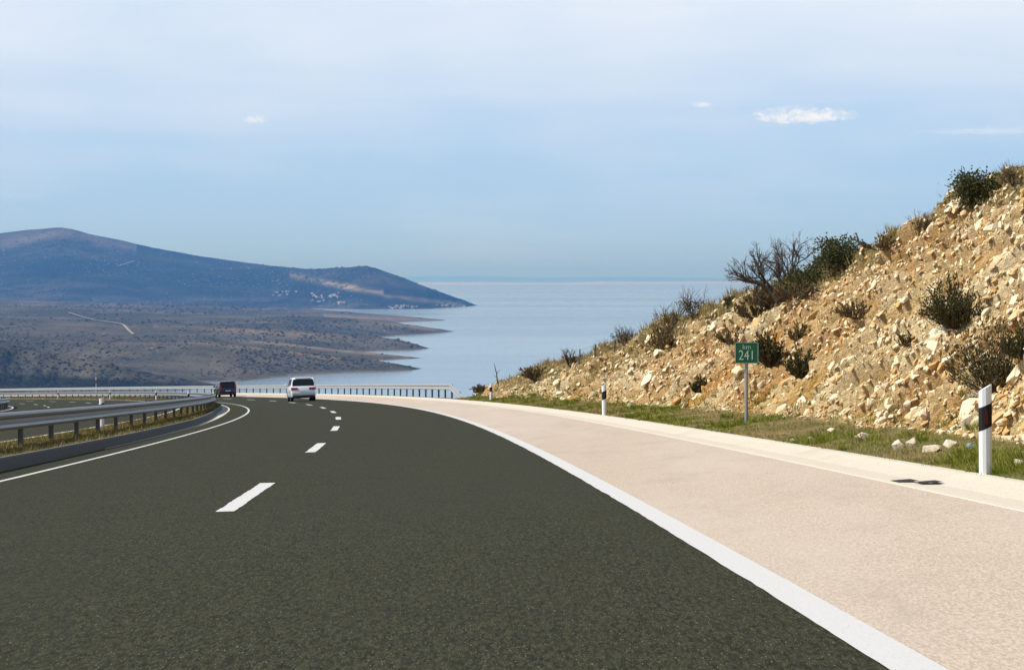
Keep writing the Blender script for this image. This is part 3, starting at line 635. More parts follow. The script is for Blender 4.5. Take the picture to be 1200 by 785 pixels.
def shrub(u, v, wpx, hpx, kind, label, name='shrub', cat='shrub', group=None, lift=0):
    p = on_slope(u, v); sc = p[1] / FPX; Wd, Ht = wpx * sc, hpx * sc
    root = empty(name, p - np.array([0, 0, .03])); tag(root, label, cat, group)
    mb = MB(); px = max(sc * .55, .004)
    if kind in ('broom', 'dry'):
        P, D = [], []
        ns = int(np.clip(wpx * hpx / 26, 22, 130)); lop = RNG.uniform(-.25, .25, 2)
        for k in range(ns):
            a = RNG.uniform(0, 2 * math.pi); rr = math.sqrt(RNG.random()); base = np.array([math.cos(a), math.sin(a), 0]) * rr * Wd * .10
            tip = np.array([math.cos(a) * rr * Wd * .52, math.sin(a) * rr * Wd * .45, Ht * (1.05 - .55 * rr ** 2) * RNG.uniform(.45, 1.15)]) + np.array([lop[0], lop[1], 0]) * Wd * RNG.random()
            mid = (base + tip) * .5 + np.array([math.cos(a), math.sin(a), 0]) * rr * Wd * .08 + RNG.normal(0, Wd * .03, 3)
            mb.tube([base, mid, tip], [px * .8, px * .6, px * .35], 3, cap=False)
            m = 24 if kind == 'broom' else 16
            for f in RNG.uniform(.22, 1.0, m):
                q = base * (1 - f) ** 2 + 2 * mid * f * (1 - f) + tip * f * f; P.append(q + RNG.normal(0, Wd * .022, 3)); D.append(unit(tip - mid) * .9 + RNG.normal(0, .40, 3))
        P = np.array(P); D = unit(np.array(D)); L = RNG.uniform(2.2, 4.6, len(P)) * sc * 1.25
        mb.build('stems', M['twig'], root); leaves_obj('foliage', P, D, L, L * .20, M['leaf_broom' if kind == 'broom' else 'leaf_dry'], root)
    elif kind == 'ever':
        tips = []
        for k in range(7):
            a = RNG.uniform(0, 2 * math.pi); d = unit(np.array([math.cos(a) * Wd * .5, math.sin(a) * Wd * .4, Ht * .55])); grow(mb, tips, np.zeros(3), d, Ht * .34, px * 1.4, 2, .5, .1, 3)
        P, D = [], []
        cs = [t_[0] for t_ in tips]; cs = [c * np.array([Wd / (Ht * 1.5), Wd / (Ht * 1.5), 1.0]) for c in cs]
        mxz = max(c[2] for c in cs); cs = [np.array([c[0], c[1], c[2] * Ht * .92 / mxz]) for c in cs]
        per = int(np.clip(wpx * hpx * 1.5 / len(cs), 10, 70))
        for c in cs:
            q = RNG.normal(0, 1, (per, 3)) * np.array([Wd, Wd, Ht]) * RNG.uniform(.05, .13); P.append(c + q); D.append(unit(q + RNG.normal(0, Ht * .06, (per, 3)) + np.array([0, 0, Ht * .03])))
        P = np.concatenate(P); D = np.concatenate(D); ok = P[:, 2] > 0; P, D = P[ok], D[ok]; L = RNG.uniform(2.2, 4.2, len(P)) * sc
        mb.build('stems', M['twig'], root); leaves_obj('foliage', P, D, L, L * .34, M['leaf_ever'], root)
    else:   # bare twigs
        tips = []
        for k in range(9):
            a = RNG.uniform(0, 2 * math.pi); d = unit(np.array([math.cos(a) * Wd * .45, math.sin(a) * Wd * .4, Ht * RNG.uniform(.5, 1)])); grow(mb, tips, np.zeros(3), d, Ht * .42, px * 1.2, 3, .36, .16, 3)
        mb.build('twigs', M['twig'], root)
        P = np.array([t_[0] for t_ in tips for _ in range(4)]) + RNG.normal(0, Ht * .04, (len(tips) * 4, 3)); P = P[P[:, 2] > 0]; P = P[P[:, 2] < Ht * .6]
        if len(P): leaves_obj('foliage', P, unit(RNG.normal(size=P.shape)), 2.4 * sc, .7 * sc, M['leaf_dry'], root)
    return root
CR = 'scrub along the crest of the cut'
for a in [(1165, 458, 104, 84, 'broom', 'largest dark broom bush on the rock face, above the near delineator post'),
          (1120, 383, 76, 60, 'broom', 'dark twiggy bush halfway up the rock face, under the crest'),
          (940, 441, 50, 36, 'broom', 'green brown bush on the rock face a little right of the km sign'),
          (903, 429, 40, 46, 'broom', 'dark bush whose left side is hidden behind the km sign'),
          (1196, 418, 40, 42, 'broom', 'dark bush cut by the frame edge beside the largest broom bush'),
          (820, 460, 24, 18, 'broom', 'small round green bush on the face left of the km sign'),
          (1063, 404, 26, 16, 'dry', 'faded tuft of brush in the middle of the rock face'),
          (1005, 372, 40, 22, 'dry', 'straw brown brush on the upper face under the leafy crest bush'),
          (935, 398, 34, 20, 'dry', 'straw brown brush on the face above the green brown bush'),
          (860, 402, 44, 20, 'dry', 'withered brush on the face above and left of the km sign')]: shrub(*a, group='bushes growing on the rock face')
for a in [(1140, 243, 58, 40, 'ever', 'dark green bush highest up on the skyline of the cut'),
          (985, 316, 62, 38, 'ever', 'leafy dark green bush on the crest to the right of the bare tree'),
          (1078, 274, 34, 26, 'bare', 'thin sparse shrub on the crest between the two dark green bushes'),
          (1186, 216, 46, 26, 'bare', 'arching bare twigs at the top of the slope by the frame edge'),
          (905, 360, 62, 30, 'dry', 'low brown thicket around the foot of the bare tree'),
          (948, 340, 60, 30, 'ever', 'low olive thicket joining the bare tree and the leafy crest bush'),
          (930, 350, 60, 22, 'dry', 'dry brush below the olive thicket on the crest'),
          (813, 374, 44, 36, 'bare', 'bare grey shrub on the crest, first one left of the bare tree'),
          (787, 388, 44, 36, 'bare', 'bare grey shrub on the crest, second one left of the bare tree'),
          (780, 408, 66, 26, 'dry', 'wide brown tangle below the two bare grey shrubs'),
          (733, 406, 30, 26, 'bare', 'small bare shrub on the crest right of the fence posts'),
          (668, 430, 20, 22, 'bare', 'small bare shrub beside the lowest fence post'),
          (628, 445, 34, 20, 'dry', 'dark low brush on the crest left of the fence'),
          (857, 360, 14, 12, 'ever', 'tiny bright green bush on the crest just left of the bare tree'),
          (566, 460, 22, 8, 'dry', 'low dry scrub at the far tip of the slope by the guardrail end'),
          (1032, 292, 46, 18, 'dry', 'dry grassy brush on the crest right of the leafy bush'),
          (885, 372, 50, 22, 'dry', 'dry brush on the upper face under the bare tree')]: shrub(*a, group=CR)
# the bare tree on the crest
p = on_slope(917, 348); sc = p[1] / FPX; tr = empty('bare_tree', p - np.array([0, 0, .1])); tag(tr, 'leafless dark tree with spreading branches on the crest of the cut', 'tree')
mbt, mbc, tips = MB(), MB(), []
Ht = 76 * sc
for k, (dx, l) in enumerate(((-.8, 1.0), (-.55, 1.0), (-.15, .95), (.3, .95), (.62, .85), (.05, .8), (-.75, .75))):
    base = np.array([dx * .16, RNG.uniform(-.1, .1), 0.]); d = unit(np.array([dx, RNG.normal(0, .25), .95])); q1 = base + d * Ht * .20 * l; mbt.tube([base, (base + q1) / 2 + RNG.normal(0, .01, 3), q1], [.075, .062, .05], 6, cap=False)
    grow(mbc, tips, q1, d, Ht * .28 * l, .046, 5, .42, .03, 4)
mbt.build('trunk', M['bark'], tr); mbc.build('crown', M['bark'], tr)
# dead stalk at the tip of the slope
p = on_slope(583, 450); sc = p[1] / FPX; mb = MB(); mb.tube([p, p + [-.04, 0, 12 * sc], p + [-.16, 0, 24 * sc]], [.03, .025, .012], 4); mb.tube([p + [-.04, 0, 12 * sc], p + [.12, 0, 17 * sc]], [.014, .008], 3); mb.tube([p + [-.02, 0, 7 * sc], p + [-.2, 0, 11 * sc]], [.014, .008], 3)
tag(mb.build('dead_stalk', M['twig']), 'thin dead stalk standing alone at the far tip of the slope', 'stalk')
# wire fence on the crest
fr_ = empty('wire_fence', on_slope(679, 427)); tag(fr_, 'short line of thin fence posts with wire on the crest', 'fence')
o0 = np.array(fr_.location); tops = []
for (u, v, h) in ((679, 427, 18), (697, 420, 17), (720, 412, 14)):
    p = on_slope(u, v); sc = p[1] / FPX; mb = MB(); mb.tube([p - o0 + [0, 0, -.1], p - o0 + [.02, 0, h * sc]], .028, 6); mb.build('post', M['post_steel'], fr_); tops.append((p - o0, h * sc))
mb = MB()
for f in (.45, .92):
    for a, b in zip(tops, tops[1:]): mb.tube([a[0] + [0, 0, a[1] * f], (a[0] + b[0]) / 2 + [0, 0, (a[1] + b[1]) / 2 * f - .03], b[0] + [0, 0, b[1] * f]], .005, 3)
mb.build('wire', M['post_steel'], fr_)

# grasses
def blades(pts, nb, h, sp, wd, lean=.5):
    n = len(pts); P = np.repeat(pts, nb, 0); m = len(P); h = np.repeat(np.broadcast_to(h, (n,)), nb) * RNG.uniform(.5, 1.15, m); wd = np.repeat(np.broadcast_to(wd, (n,)), nb); sp = np.repeat(np.broadcast_to(sp, (n,)), nb)
    a = RNG.uniform(0, 2 * math.pi, m); r = np.sqrt(RNG.random(m)) * sp
    B = P + np.stack([np.cos(a) * r, np.sin(a) * r, np.full(m, -.01)], 1); D = np.stack([np.cos(a) * lean * RNG.uniform(.2, 1.3, m), np.sin(a) * lean * RNG.uniform(.2, 1.3, m), np.ones(m)], 1) * h[:, None]
    a2 = RNG.uniform(0, 2 * math.pi, m); s = np.stack([np.cos(a2), np.sin(a2), 0 * a2], 1) * wd[:, None]
    V = np.stack([B - s, B + s, B + D], 1).reshape(-1, 3); return V, np.arange(3 * m).reshape(m, 3), np.repeat(np.repeat(RNG.random(n), nb) * .7 + .3 * RNG.random(m), 3)
def grass(name, pts, nb, h, sp, wd, mat, lean=.5):
    V, F, c = blades(pts, nb, h, sp, wd, lean); o = fast_mesh(name, V, F, mat); tag(o, kind='stuff'); fattr(o, 'cell', c); return o
def pick_pts(mask, weight, n):
    i, j = np.where(mask); wgt = weight[i, j]; k = RNG.choice(len(i), n, p=wgt / wgt.sum()); P = Vr[i[k], j[k]].copy(); P[:, :2] += RNG.normal(0, .04, (n, 2)); return P, PD[i[k], j[k]]
patch = np.clip(fbm(B3 / 1.3, 3, 300) * 3 + .45, .02, 1)
vmask = (facem < .45) & (S3 > 12) & (E3 < .9) & (T3 > .03)
cellw = np.gradient(sg)[:, None] / np.maximum(PD, 14)
P, d = pick_pts(vmask, patch * cellw, 6500); grass('verge_grass', P, 9, RNG.uniform(.015, .06, 6500) * (1 + d / 150), .06, np.clip(d * .00017, .0025, .02), M['grass_green'], .7)
P, d = pick_pts(vmask, (1.15 - patch) * cellw, 6500); grass('dry_verge_grass', P, 7, RNG.uniform(.012, .055, 6500) * (1 + d / 150), .06, np.clip(d * .00017, .0025, .02), M['grass_dry'], .8)
P, d = pick_pts(vmask & (patch > .6) & (T3 > .12), patch * cellw, 420); grass('verge_weeds', P, 46, RNG.uniform(.05, .13, 420), .13, np.clip(d * .0003, .005, .03), M['grass_green'], .9)
P, d = pick_pts((facem >= .3) & (facem < .95) & (S3 > 12) & (T3 < foot + 1.0), patch * cellw, 2600); grass('verge_grass', P, 9, RNG.uniform(.04, .12, 2600), .06, np.clip(d * .00017, .0025, .02), M['grass_green'], .7)
um = (E3 > .84) & (E3 < 1.12) & (S3 > 13)
P, d = pick_pts(um, (.2 + patch) * cellw * np.gradient(T3, axis=1), 6000); grass('dry_grass', P, 9, RNG.uniform(.10, .30, 6000) * np.clip(d / 60, .7, 1.3), .10, np.clip(d * .00016, .003, .02), M['grass_dry'], .55)
um = (facem > .5) | (E3 > .9)
P, d = pick_pts(um & (S3 > 13) & (E3 < 1.12), np.clip(gm - .22, 0, 1) ** 1.3 * cellw * np.gradient(T3, axis=1), 9000); grass('dry_grass', P, 9, RNG.uniform(.08, .26, 9000) * np.clip(d / 60, .7, 1.3), .09, np.clip(d * .00016, .003, .02), M['grass_dry'], .55)
PUm, PVm = proj(Vm); i, j = np.where((Sg > 24) & (Sg < 330) & (Fg > .02)); wgt = 1 / np.maximum(Sg[i, j], 25) ** 1.0
for nm, mt_, n in (('median_grass', 'grass_median', 7000), ('dry_median_grass', 'grass_dry', 2500)):
    k = RNG.choice(len(i), n, p=wgt / wgt.sum()); P = Vm[i[k], j[k]] + RNG.normal(0, .05, (n, 3)) * [1, 1, 0]
    grass(nm, P, 8, RNG.uniform(.04, .13, n), .08, np.clip(P[:, 1] * .00017, .004, .03), M[mt_], .7)

# ------------------------------------------------------------------ guardrails
WB = [(0, .775), (.055, .755), (.075, .72), (.055, .675), (.012, .645), (.012, .59), (.055, .56), (.075, .515), (.055, .475), (0, .455)]
WBc = WB + [(a - .006, b) for a, b in reversed(WB)]
def post_mesh(h, blk=None):
    mb = MB(); mb.box((0, 0, h / 2 - .15), (.07, .13, h + .3)); mb.box((.038, 0, h / 2 - .15), (.008, .15, h + .3)); mb.box((-.038, 0, h / 2 - .15), (.008, .15, h + .3))
    if blk: mb.box((blk[0], 0, .615), (blk[1], .08, .16))
    return mb
def guardrail(o, sides, s0, s1, step, label, ramp=None, mat='steel', gap=.10):
    root = empty('guardrail', road_pt(s0, o)); tag(root, label, 'guardrail'); base = np.array(root.location)
    for sd_ in sides:
        mb = MB(); a = s0 if ramp is None else s0 + ramp
        loft(mb, [(o + sd_ * (gap + q[0]), q[1]) for q in WBc], a, s1, 1.0)
        if ramp:   # the beam slopes down into the ground at its end
            s = np.linspace(s0, a, 10); n = len(WBc)
            V = np.concatenate([road_pt(np.full(n, si), np.array([o + sd_ * (gap + q[0]) for q in WBc])) + np.array([[0, 0, q[1] - .80 * (1 - (si - s0) / ramp)] for q in WBc]) for si in s])
            mb.add(V, [(i * n + k, (i + 1) * n + k, (i + 1) * n + (k + 1) % n, i * n + (k + 1) % n) for i in range(9) for k in range(n)])
        ob = mb.build('beam', M[mat], root, False); ob.data.transform(Matrix.Translation(-root.location))
    pm = None; s = s0 + (ramp or 0) + .3
    if ramp: 
        q = road_pt(s0 + ramp * .55, o); mb = post_mesh(.35); po = mb.build('post', M['post_steel'], root); po.location = q - base; po.rotation_euler[2] = heading(s0 + ramp * .55)
    while s < s1:
        if pm is None: po = post_mesh(.73, (0, 2 * gap - .01) if len(sides) > 1 else (-sides[0] * gap / 2, gap - .01)).build('post', M['post_steel'], root); pm = po
        else: po = pm.copy(); COL.objects.link(po)
        po.location = road_pt(s, o) - base; po.rotation_euler[2] = heading(s); s += step
    return root
guardrail(9.0, (1, -1), 24.8, 422, 4.1, 'double sided steel guardrail curving along the grassy median', mat='shaded')
guardrail(O_GU - .62, (1,), 118.5, 424, 3.85, 'long pale guardrail on the outer edge of the bend above the sea', ramp=9.5)
guardrail(22.45, (-1,), 90, 330, 4.1, 'guardrail on the outer side of the opposite road at the frame edge')

# ------------------------------------------------------------------ delineator posts
M['plastic'] = simple('white_plastic', (.78, .79, .80), .45, 0, .04, 8); M['black'] = simple('black_plastic', (.006, .005, .006), .9, 0, .2, 8); M['red_reflector'] = simple('red_reflector', (.06, .004, .006), .25, 0, .3, 60); M['white_reflector'] = simple('pale_reflector', (.55, .56, .56), .25, 0, .2, 60)
SEC = [(-.054, .004), (-.030, -.022), (0, -.028), (.030, -.022), (.054, .004), (.034, .030), (-.034, .030)]
def delineator_parts(root, H=.72, sl=.58, refl='red_reflector'):
    def seg(z0, z1, k, slope0, slope1):
        mb = MB(); n = len(SEC); V = [[x * k, y * k, z0 + slope0 * x] for x, y in SEC] + [[x * k, y * k, z1 + slope1 * x] for x, y in SEC]
        mb.add(V, [(i, (i + 1) % n, n + (i + 1) % n, n + i) for i in range(n)] + [tuple(range(n - 1, -1, -1)), tuple(range(n, 2 * n))]); return mb
    seg(-.15, H, 1, 0, sl).build('post', M['plastic'], root)
    b = seg(H * .505 + .02, H * .80 + .0, 1.03, sl * .75, sl * .75).build('black_band', M['black'], root)
    mb = MB(); mb.box((0, -.0305, H * .665), (.030, .006, .125)); mb.build('reflector', M[refl], b)
def delineator(loc, rz, label, group, proto=[None]):
    root = empty('delineator_post', loc, rz); tag(root, label, 'road post', group)
    if proto[0] is None: delineator_parts(root); proto[0] = root
    else:
        for ch in list(proto[0].children): copy_tree(ch, root)
    root.rotation_euler[1] = random.uniform(-.015, .015); return root
def s_at(u, o, lo, hi):
    s = np.linspace(lo, hi, 4000); uu_, _ = proj(road_pt(s, np.full_like(s, o))); return s[np.argmin(abs(uu_ - u))]
GV = 'white delineator posts along the right verge'; GM = 'white delineator posts in the median'
for u, v, lb in ((1153, 558, 'tall near white road post with black slanted band, in the grass'), (706, 487, 'middle white road post with black band, on the verge left of the km sign'), (575.3, 469.5, 'small far white road post beside the sloping guardrail end')):
    p = on_slope(u, v); delineator(p, heading(20) * .5, lb, GV)
for u, lo, hi, lb in ((119.5, 45, 110, 'nearest white post of the median, half hidden behind the dark guardrail'), (221, 160, 205, 'white post of the far median, first one behind the bend of the dark rail'), (183, 206, 240, 'white post of the far median, second one counting from the bend'), (129, 245, 285, 'white post of the far median, third one counting from the bend'), (68, 290, 325, 'white post of the far median, fourth one counting from the bend'), (2, 326, 360, 'white post of the far median by the frame edge')):
    s = s_at(u, 10.1, lo, hi); p = road_pt(s, 10.1, .06); delineator(p, heading(s), lb, GM).scale = (1.25, 1.25, 1.16)

# ------------------------------------------------------------------ kilometre sign
M['sign_green'] = simple('green_sign_paint', (.003, .10, .050), .4, 0, .08, 5); M['sign_white'] = simple('sign_lettering', (.46, .66, .55), .4, 0, .05, 5); M['pole'] = simple('grey_sign_pole', (.30, .30, .29), .5, .4, .12, 6)
p = on_slope(875, 497); sc = p[1] / FPX; sg_r = empty('kilometre_sign', p, 0.03); tag(sg_r, 'small green km 241 sign on a thin grey pole in the verge', 'sign')
zt = 96 * sc; wS, hS = 27.5 * sc, 25 * sc; zc_ = zt - hS / 2
mb = MB(); mb.tube([(0, .035, -.2), (0, .035, zt - .01)], .030, 14); mb.build('pole', M['pole'], sg_r)
def rplate(w_, h_, d_, y, z, r=.02):
    mb = MB(); pts = []
    for cx_, cz_, a0 in ((w_ / 2 - r, h_ / 2 - r, 0), (-w_ / 2 + r, h_ / 2 - r, 90), (-w_ / 2 + r, -h_ / 2 + r, 180), (w_ / 2 - r, -h_ / 2 + r, 270)):
        for k in range(4): a = R(a0 + 30 * k); pts.append((cx_ + r * math.cos(a), cz_ + r * math.sin(a)))
    n = len(pts); V = [(a, y - d_ / 2, z + b) for a, b in pts] + [(a, y + d_ / 2, z + b) for a, b in pts]
    mb.add(V, [tuple(range(n)), tuple(range(2 * n - 1, n - 1, -1))] + [(i, n + i, n + (i + 1) % n, (i + 1) % n) for i in range(n)]); return mb
pl = rplate(wS, hS, .004, 0, zc_).build('plate', M['sign_green'], sg_r)
# thin pale border: a ring 2 mm proud
mb = MB(); bw = .006
for (x, z, w_, h_) in ((0, zc_ + hS / 2 - bw, wS - .02, bw), (0, zc_ - hS / 2 + bw, wS - .02, bw), (wS / 2 - bw, zc_, bw, hS - .03), (-wS / 2 + bw, zc_, bw, hS - .03)): mb.box((x, -.0035, z), (w_, .003, h_))
mb.build('border', M['sign_white'], pl)
def text(s, size, x, z, parent, mat, bold=.0, sx=1.0):
    cu = bpy.data.curves.new('lettering', 'FONT'); cu.body = s; cu.size = size; cu.align_x = 'CENTER'; cu.align_y = 'CENTER'; cu.extrude = .0012; cu.offset = bold
    to = bpy.data.objects.new('tmp_text', cu); COL.objects.link(to); bpy.context.view_layer.update(); dg = bpy.context.evaluated_depsgraph_get()
    me = bpy.data.meshes.new_from_object(to.evaluated_get(dg)); bpy.data.objects.remove(to); me.name = 'lettering'; me.materials.clear(); me.materials.append(mat)
    o = bpy.data.objects.new('lettering', me); COL.objects.link(o); o.parent = parent; o.location = (x, -.0042, z); o.rotation_euler = (R(90), 0, 0); o.scale = (sx, 1, 1); return o
text('km', .115, 0, zc_ + hS * .27, pl, M['sign_white'], -.001, 1.0)
text('241', .225, 0, zc_ - hS * .13, pl, M['sign_white'], -.001, .80)

# ------------------------------------------------------------------ drain grate in the gutter, blue plastic scrap
gr = empty('drain_grate', road_pt(20.6, -2.24, .02), heading(20)); tag(gr, 'dark drain grate with two openings set in the concrete gutter', 'drain')
M['iron'] = simple('dark_iron', (.035, .028, .022), .7, .3, .3, 20); M['pit'] = simple('black_pit', (.022, .016, .011), 1, 0, .2, 20)
gl = np.array(gr.location)
def gutter_quad(s0, s1, o0, o1, dz, mat, nm, par):
    n = 6; s = np.linspace(s0, s1, n); V = np.stack([road_pt(s, np.full(n, o0), dz), road_pt(s, np.full(n, o1), dz)], 1).reshape(-1, 3) - gl
    o = fast_mesh(nm, V, grid_faces(n, 2), mat, False); o.parent = par; o.matrix_parent_inverse = Matrix.Rotation(-heading(20), 4, 'Z'); return o
for k, (a, b, o0, o1) in enumerate(((20.42, 20.80, -2.09, -2.26), (19.98, 20.32, -2.19, -2.37))):
    gutter_quad(a, b, o0, o1, .009, M['pit'], 'opening', gr)
p = on_slope(1138, 524); mb = MB(); V, F = rock_shape(77, 26, (1.2, .8, .7)); V = V * .075 + RNG.normal(0, .004, V.shape); mb.add(V + p + [0, 0, .035], F.tolist())
tag(mb.build('plastic_bag', simple('blue_plastic', (.26, .42, .54), .35, 0, .2, 30)), 'crumpled pale blue plastic bag in the grass behind the near road post', 'bag')

# ------------------------------------------------------------------ cars
M['glass'] = simple('dark_car_glass', (.010, .011, .013), .08, 0, .1, 3); M['tyre'] = simple('tyre_rubber', (.012, .012, .012), .9, 0, .2, 20); M['rim'] = simple('alloy_rim', (.45, .45, .46), .35, .8, .1, 8); M['tail'] = simple('red_tail_lamp', (.28, .008, .012), .2, 0, .2, 8); M['trim'] = simple('black_trim', (.018, .018, .019), .6, 0, .2, 8); M['plate'] = simple('number_plate', (.66, .68, .70), .5, 0, .05, 5); M['lamp'] = simple('clear_headlamp', (.55, .57, .6), .15, 0, .1, 8)
def car_paint(nm, col):
    t = NT(nm); n = t.noise(8, 3); t.set('Base Color', t.mix(n, tuple(q * .94 for q in col), col)).set('Roughness', .32); t.b.inputs['Coat Weight'].default_value = .6; t.b.inputs['Coat Roughness'].default_value = .06; return t.m
def make_car(name, label, loc, rz, paint, L, W, H, tall_lamp=False, sc=.97):
    root = empty(name, loc, rz); tag(root, label, 'car'); root.scale = (sc,) * 3
    y0 = -L / 2; yR, yF, wr = y0 + .82, y0 + L - .86, .325; belt = H * .615; rt = y0 + .30
    def arch(c): return [(c + (wr + .05) * math.cos(a), .30 + (wr + .05) * math.sin(a)) for a in np.linspace(math.pi, 0, 9)]
    def arch_cut(pts): return [(y, max(z, .22)) for y, z in pts]
    prof = [(y0 + .06, .30), (y0 - .02, .46), (y0 - .03, .62), (y0 + .02, belt - .08), (y0 + .05, belt)]
    prof += [(y0 + L * .40, belt + .02), (y0 + L - 1.18, belt + .0), (y0 + L - .35, belt - .17), (y0 + L - .06, belt - .32), (y0 + L, .50), (y0 + L - .03, .30), (y0 + L - .12, .21)]
    prof += list(reversed(arch_cut(arch(yF)))) + list(reversed(arch_cut(arch(yR))))
    def extr(mb, pr, wfun):
        n = len(pr); Vr_ = [(-wfun(y, z), y, z) for y, z in pr] + [(wfun(y, z), y, z) for y, z in pr]
        mb.add(Vr_, [tuple(range(n)), tuple(range(2 * n - 1, n - 1, -1))] + [(i, n + i, n + (i + 1) % n, (i + 1) % n) for i in range(n)])
    hw = W / 2
    def wlow(y, z):
        e = min(y - y0, y0 + L - y); k = 1 - .10 * max(0, 1 - e / .45) ** 2; return hw * k * (1 - .05 * max(0, z - .75)) * (.96 if z < .35 else 1)
    mb = MB(); extr(mb, prof, wlow)
    wt_, wb_ = hw * .80, hw * .955
    cab = [(y0 + .05, belt - .05), (y0 + .10, belt + .02), (y0 + .20, H - .16), (y0 + .30, H - .05), (y0 + .55, H - .015), (y0 + L * .38, H), (y0 + L * .52, H - .03), (y0 + L * .60, H - .12), (y0 + L - 1.10, belt), (y0 + L - 1.1, belt - .05)]
    def wcab(y, z): f = np.clip((z - belt) / (H - belt), 0, 1); return wb_ + (wt_ - wb_) * f ** 1.25 - .05 * (f > .93)
    extr(mb, cab, wcab)
    bo = mb.build('body', paint, root, True); bv = bo.modifiers.new('bevel', 'BEVEL'); bv.width = .035; bv.segments = 3; bv.limit_method = 'ANGLE'; bv.angle_limit = R(28)
    def panel(nm, pts, mat, par=None, th=.012, nrm=None):
        V = np.array(pts, float); n = len(V); N_ = np.cross(V[1] - V[0], V[2] - V[0]); N_ /= np.linalg.norm(N_); c = V.mean(0)
        if nrm is not None and N_.dot(nrm) < 0: N_ = -N_
        mb = MB(); mb.add(np.concatenate([V - N_ * .02, V + N_ * th]), [tuple(range(n - 1, -1, -1)), tuple(range(n, 2 * n))] + [(i, (i + 1) % n, n + (i + 1) % n, n + i) for i in range(n)]); return mb.build(nm, mat, par or root)
    zb, zt2 = belt + .05, H - .14
    def yrear(z): return np.interp(z, [.3, .46, .62, belt - .08, belt, belt + .02, H - .16, H - .05], [y0 + .06, y0 - .02, y0 - .03, y0 + .02, y0 + .05, y0 + .10, y0 + .20, y0 + .30])
    bk = np.array([0, -1, .2])
    wzb, wzt = wcab(0, zb) - .10, wcab(0, zt2) - .09
    panel('rear_window', [(-wzb, yrear(zb), zb), (wzb, yrear(zb), zb), (wzb - .01, yrear((zb + zt2) / 2), (zb + zt2) / 2), (wzt, yrear(zt2), zt2), (-wzt, yrear(zt2), zt2), (-wzb + .01, yrear((zb + zt2) / 2), (zb + zt2) / 2)], M['glass'], nrm=bk)
    for sx in (-1, 1):
        pts = [(sx * wcab(0, zb), y0 + .38, zb), (sx * wcab(0, zb), y0 + L - 1.28, zb), (sx * wcab(0, zt2 + .02), y0 + L * .56, zt2 + .02), (sx * wcab(0, zt2 + .02), y0 + .50, zt2 + .02)]
        sw = panel('side_window', pts, M['glass'], nrm=np.array([sx, 0, .2]))
        panel('pillar', [(sx * (wcab(0, zb) + .006), y0 + L * .36, zb), (sx * (wcab(0, zb) + .006), y0 + L * .36 + .06, zb), (sx * (wcab(0, zt2) + .006), y0 + L * .36 + .06, zt2), (sx * (wcab(0, zt2) + .006), y0 + L * .36, zt2)], M['trim'], sw, .014, np.array([sx, 0, 0]))
        if tall_lamp: a, b, z0, z1 = hw - .24, hw - .06, belt - .16, belt + .32
        else: a, b, z0, z1 = hw - .52, hw - .06, belt - .24, belt - .055
        mb = MB(); q = [(a, z0 + .03), (b, z0), (b - (.06 if tall_lamp else .0), z1), (a + (.05 if tall_lamp else .03), z1 - .02)]; V = [(sx * x, yrear(z) - .03, z) for x, z in q] + [(sx * x, yrear(z) + .12, z) for x, z in q]; V[1] = (V[1][0] + sx * .02, V[1][1] + .02, V[1][2]); V[2] = (V[2][0] + sx * .02, V[2][1] + .02, V[2][2])
        mb.add(V, [(0, 1, 2, 3), (7, 6, 5, 4), (0, 4, 5, 1), (1, 5, 6, 2), (2, 6, 7, 3), (3, 7, 4, 0)]); mb.build('tail_light', M['tail'], root)
        mb = MB(); mb.box((sx * (hw - .28), y0 + L - .20, belt - .30), (.36, .22, .13)); mb.build('headlight', M['lamp'], root)
        mb = MB(); mb.box((sx * (hw + .09), y0 + L - 1.42, belt + .10), (.19, .10, .15)); mb.box((sx * (hw - .01), y0 + L - 1.40, belt + .06), (.08, .05, .05)); m_ = mb.build('mirror', paint, root, True); bv = m_.modifiers.new('bevel', 'BEVEL'); bv.width = .025; bv.segments = 2
        mb = MB(); mb.tube([(sx * (wt_ - .06), y0 + .55, H - .01), (sx * (wt_ - .06), y0 + .62, H + .035), (sx * (wt_ - .06), y0 + L * .5, H + .03), (sx * (wt_ - .06), y0 + L * .53, H - .03)], .016, 6); mb.build('roof_rail', M['trim'], root)
        for yw in (yR, yF):
            wh = empty('wheel', (sx * (hw - .13), yw, .315)); wh.parent = root
            mb = MB(); mb.lathe([(.20, -.10), (.29, -.105), (.315, -.08), (.318, 0), (.315, .08), (.29, .105), (.20, .10)], 'x', n=28); mb.build('tyre', M['tyre'], wh, False)
            mb = MB(); mb.lathe([(.03, sx * .112), (.06, sx * .10), (.16, sx * .085), (.205, sx * .106), (.205, sx * .05)], 'x', n=28); mb.build('rim', M['rim'], wh)
    ww = wcab(0, belt + .05) - .08; wtp = wcab(0, H - .14) - .08
    panel('windscreen', [(-ww, y0 + L - 1.13, belt + .03), (ww, y0 + L - 1.13, belt + .03), (wtp, y0 + L * .605, H - .13), (-wtp, y0 + L * .605, H - .13)], M['glass'], nrm=np.array([0, 1, .8]), th=.03)
    mb = MB(); mb.box((0, y0 + .03, .345), (W * .86, .16, .17)); b_ = mb.build('bumper', M['trim'], root, True); bv = b_.modifiers.new('bevel', 'BEVEL'); bv.width = .04; bv.segments = 2
    mb = MB(); mb.box((0, y0 - .036, belt - .34), (.50, .012, .11)); mb.build('number_plate', M['plate'], root)
    mb = MB(); mb.tube([(hw * .45, y0 - .03, .24), (hw * .45, y0 + .25, .24)], .03, 10); mb.build('exhaust_pipe', M['rim'], root)
    mb = MB(); mb.box((0, y0 + .24, H - .06), (W * .62, .14, .03)); s_p = mb.build('spoiler', paint, root); mb = MB(); mb.tube([(0, y0 + .75, H - .02), (0, y0 + .60, H + .16)], .006, 4); mb.build('antenna', M['trim'], root)
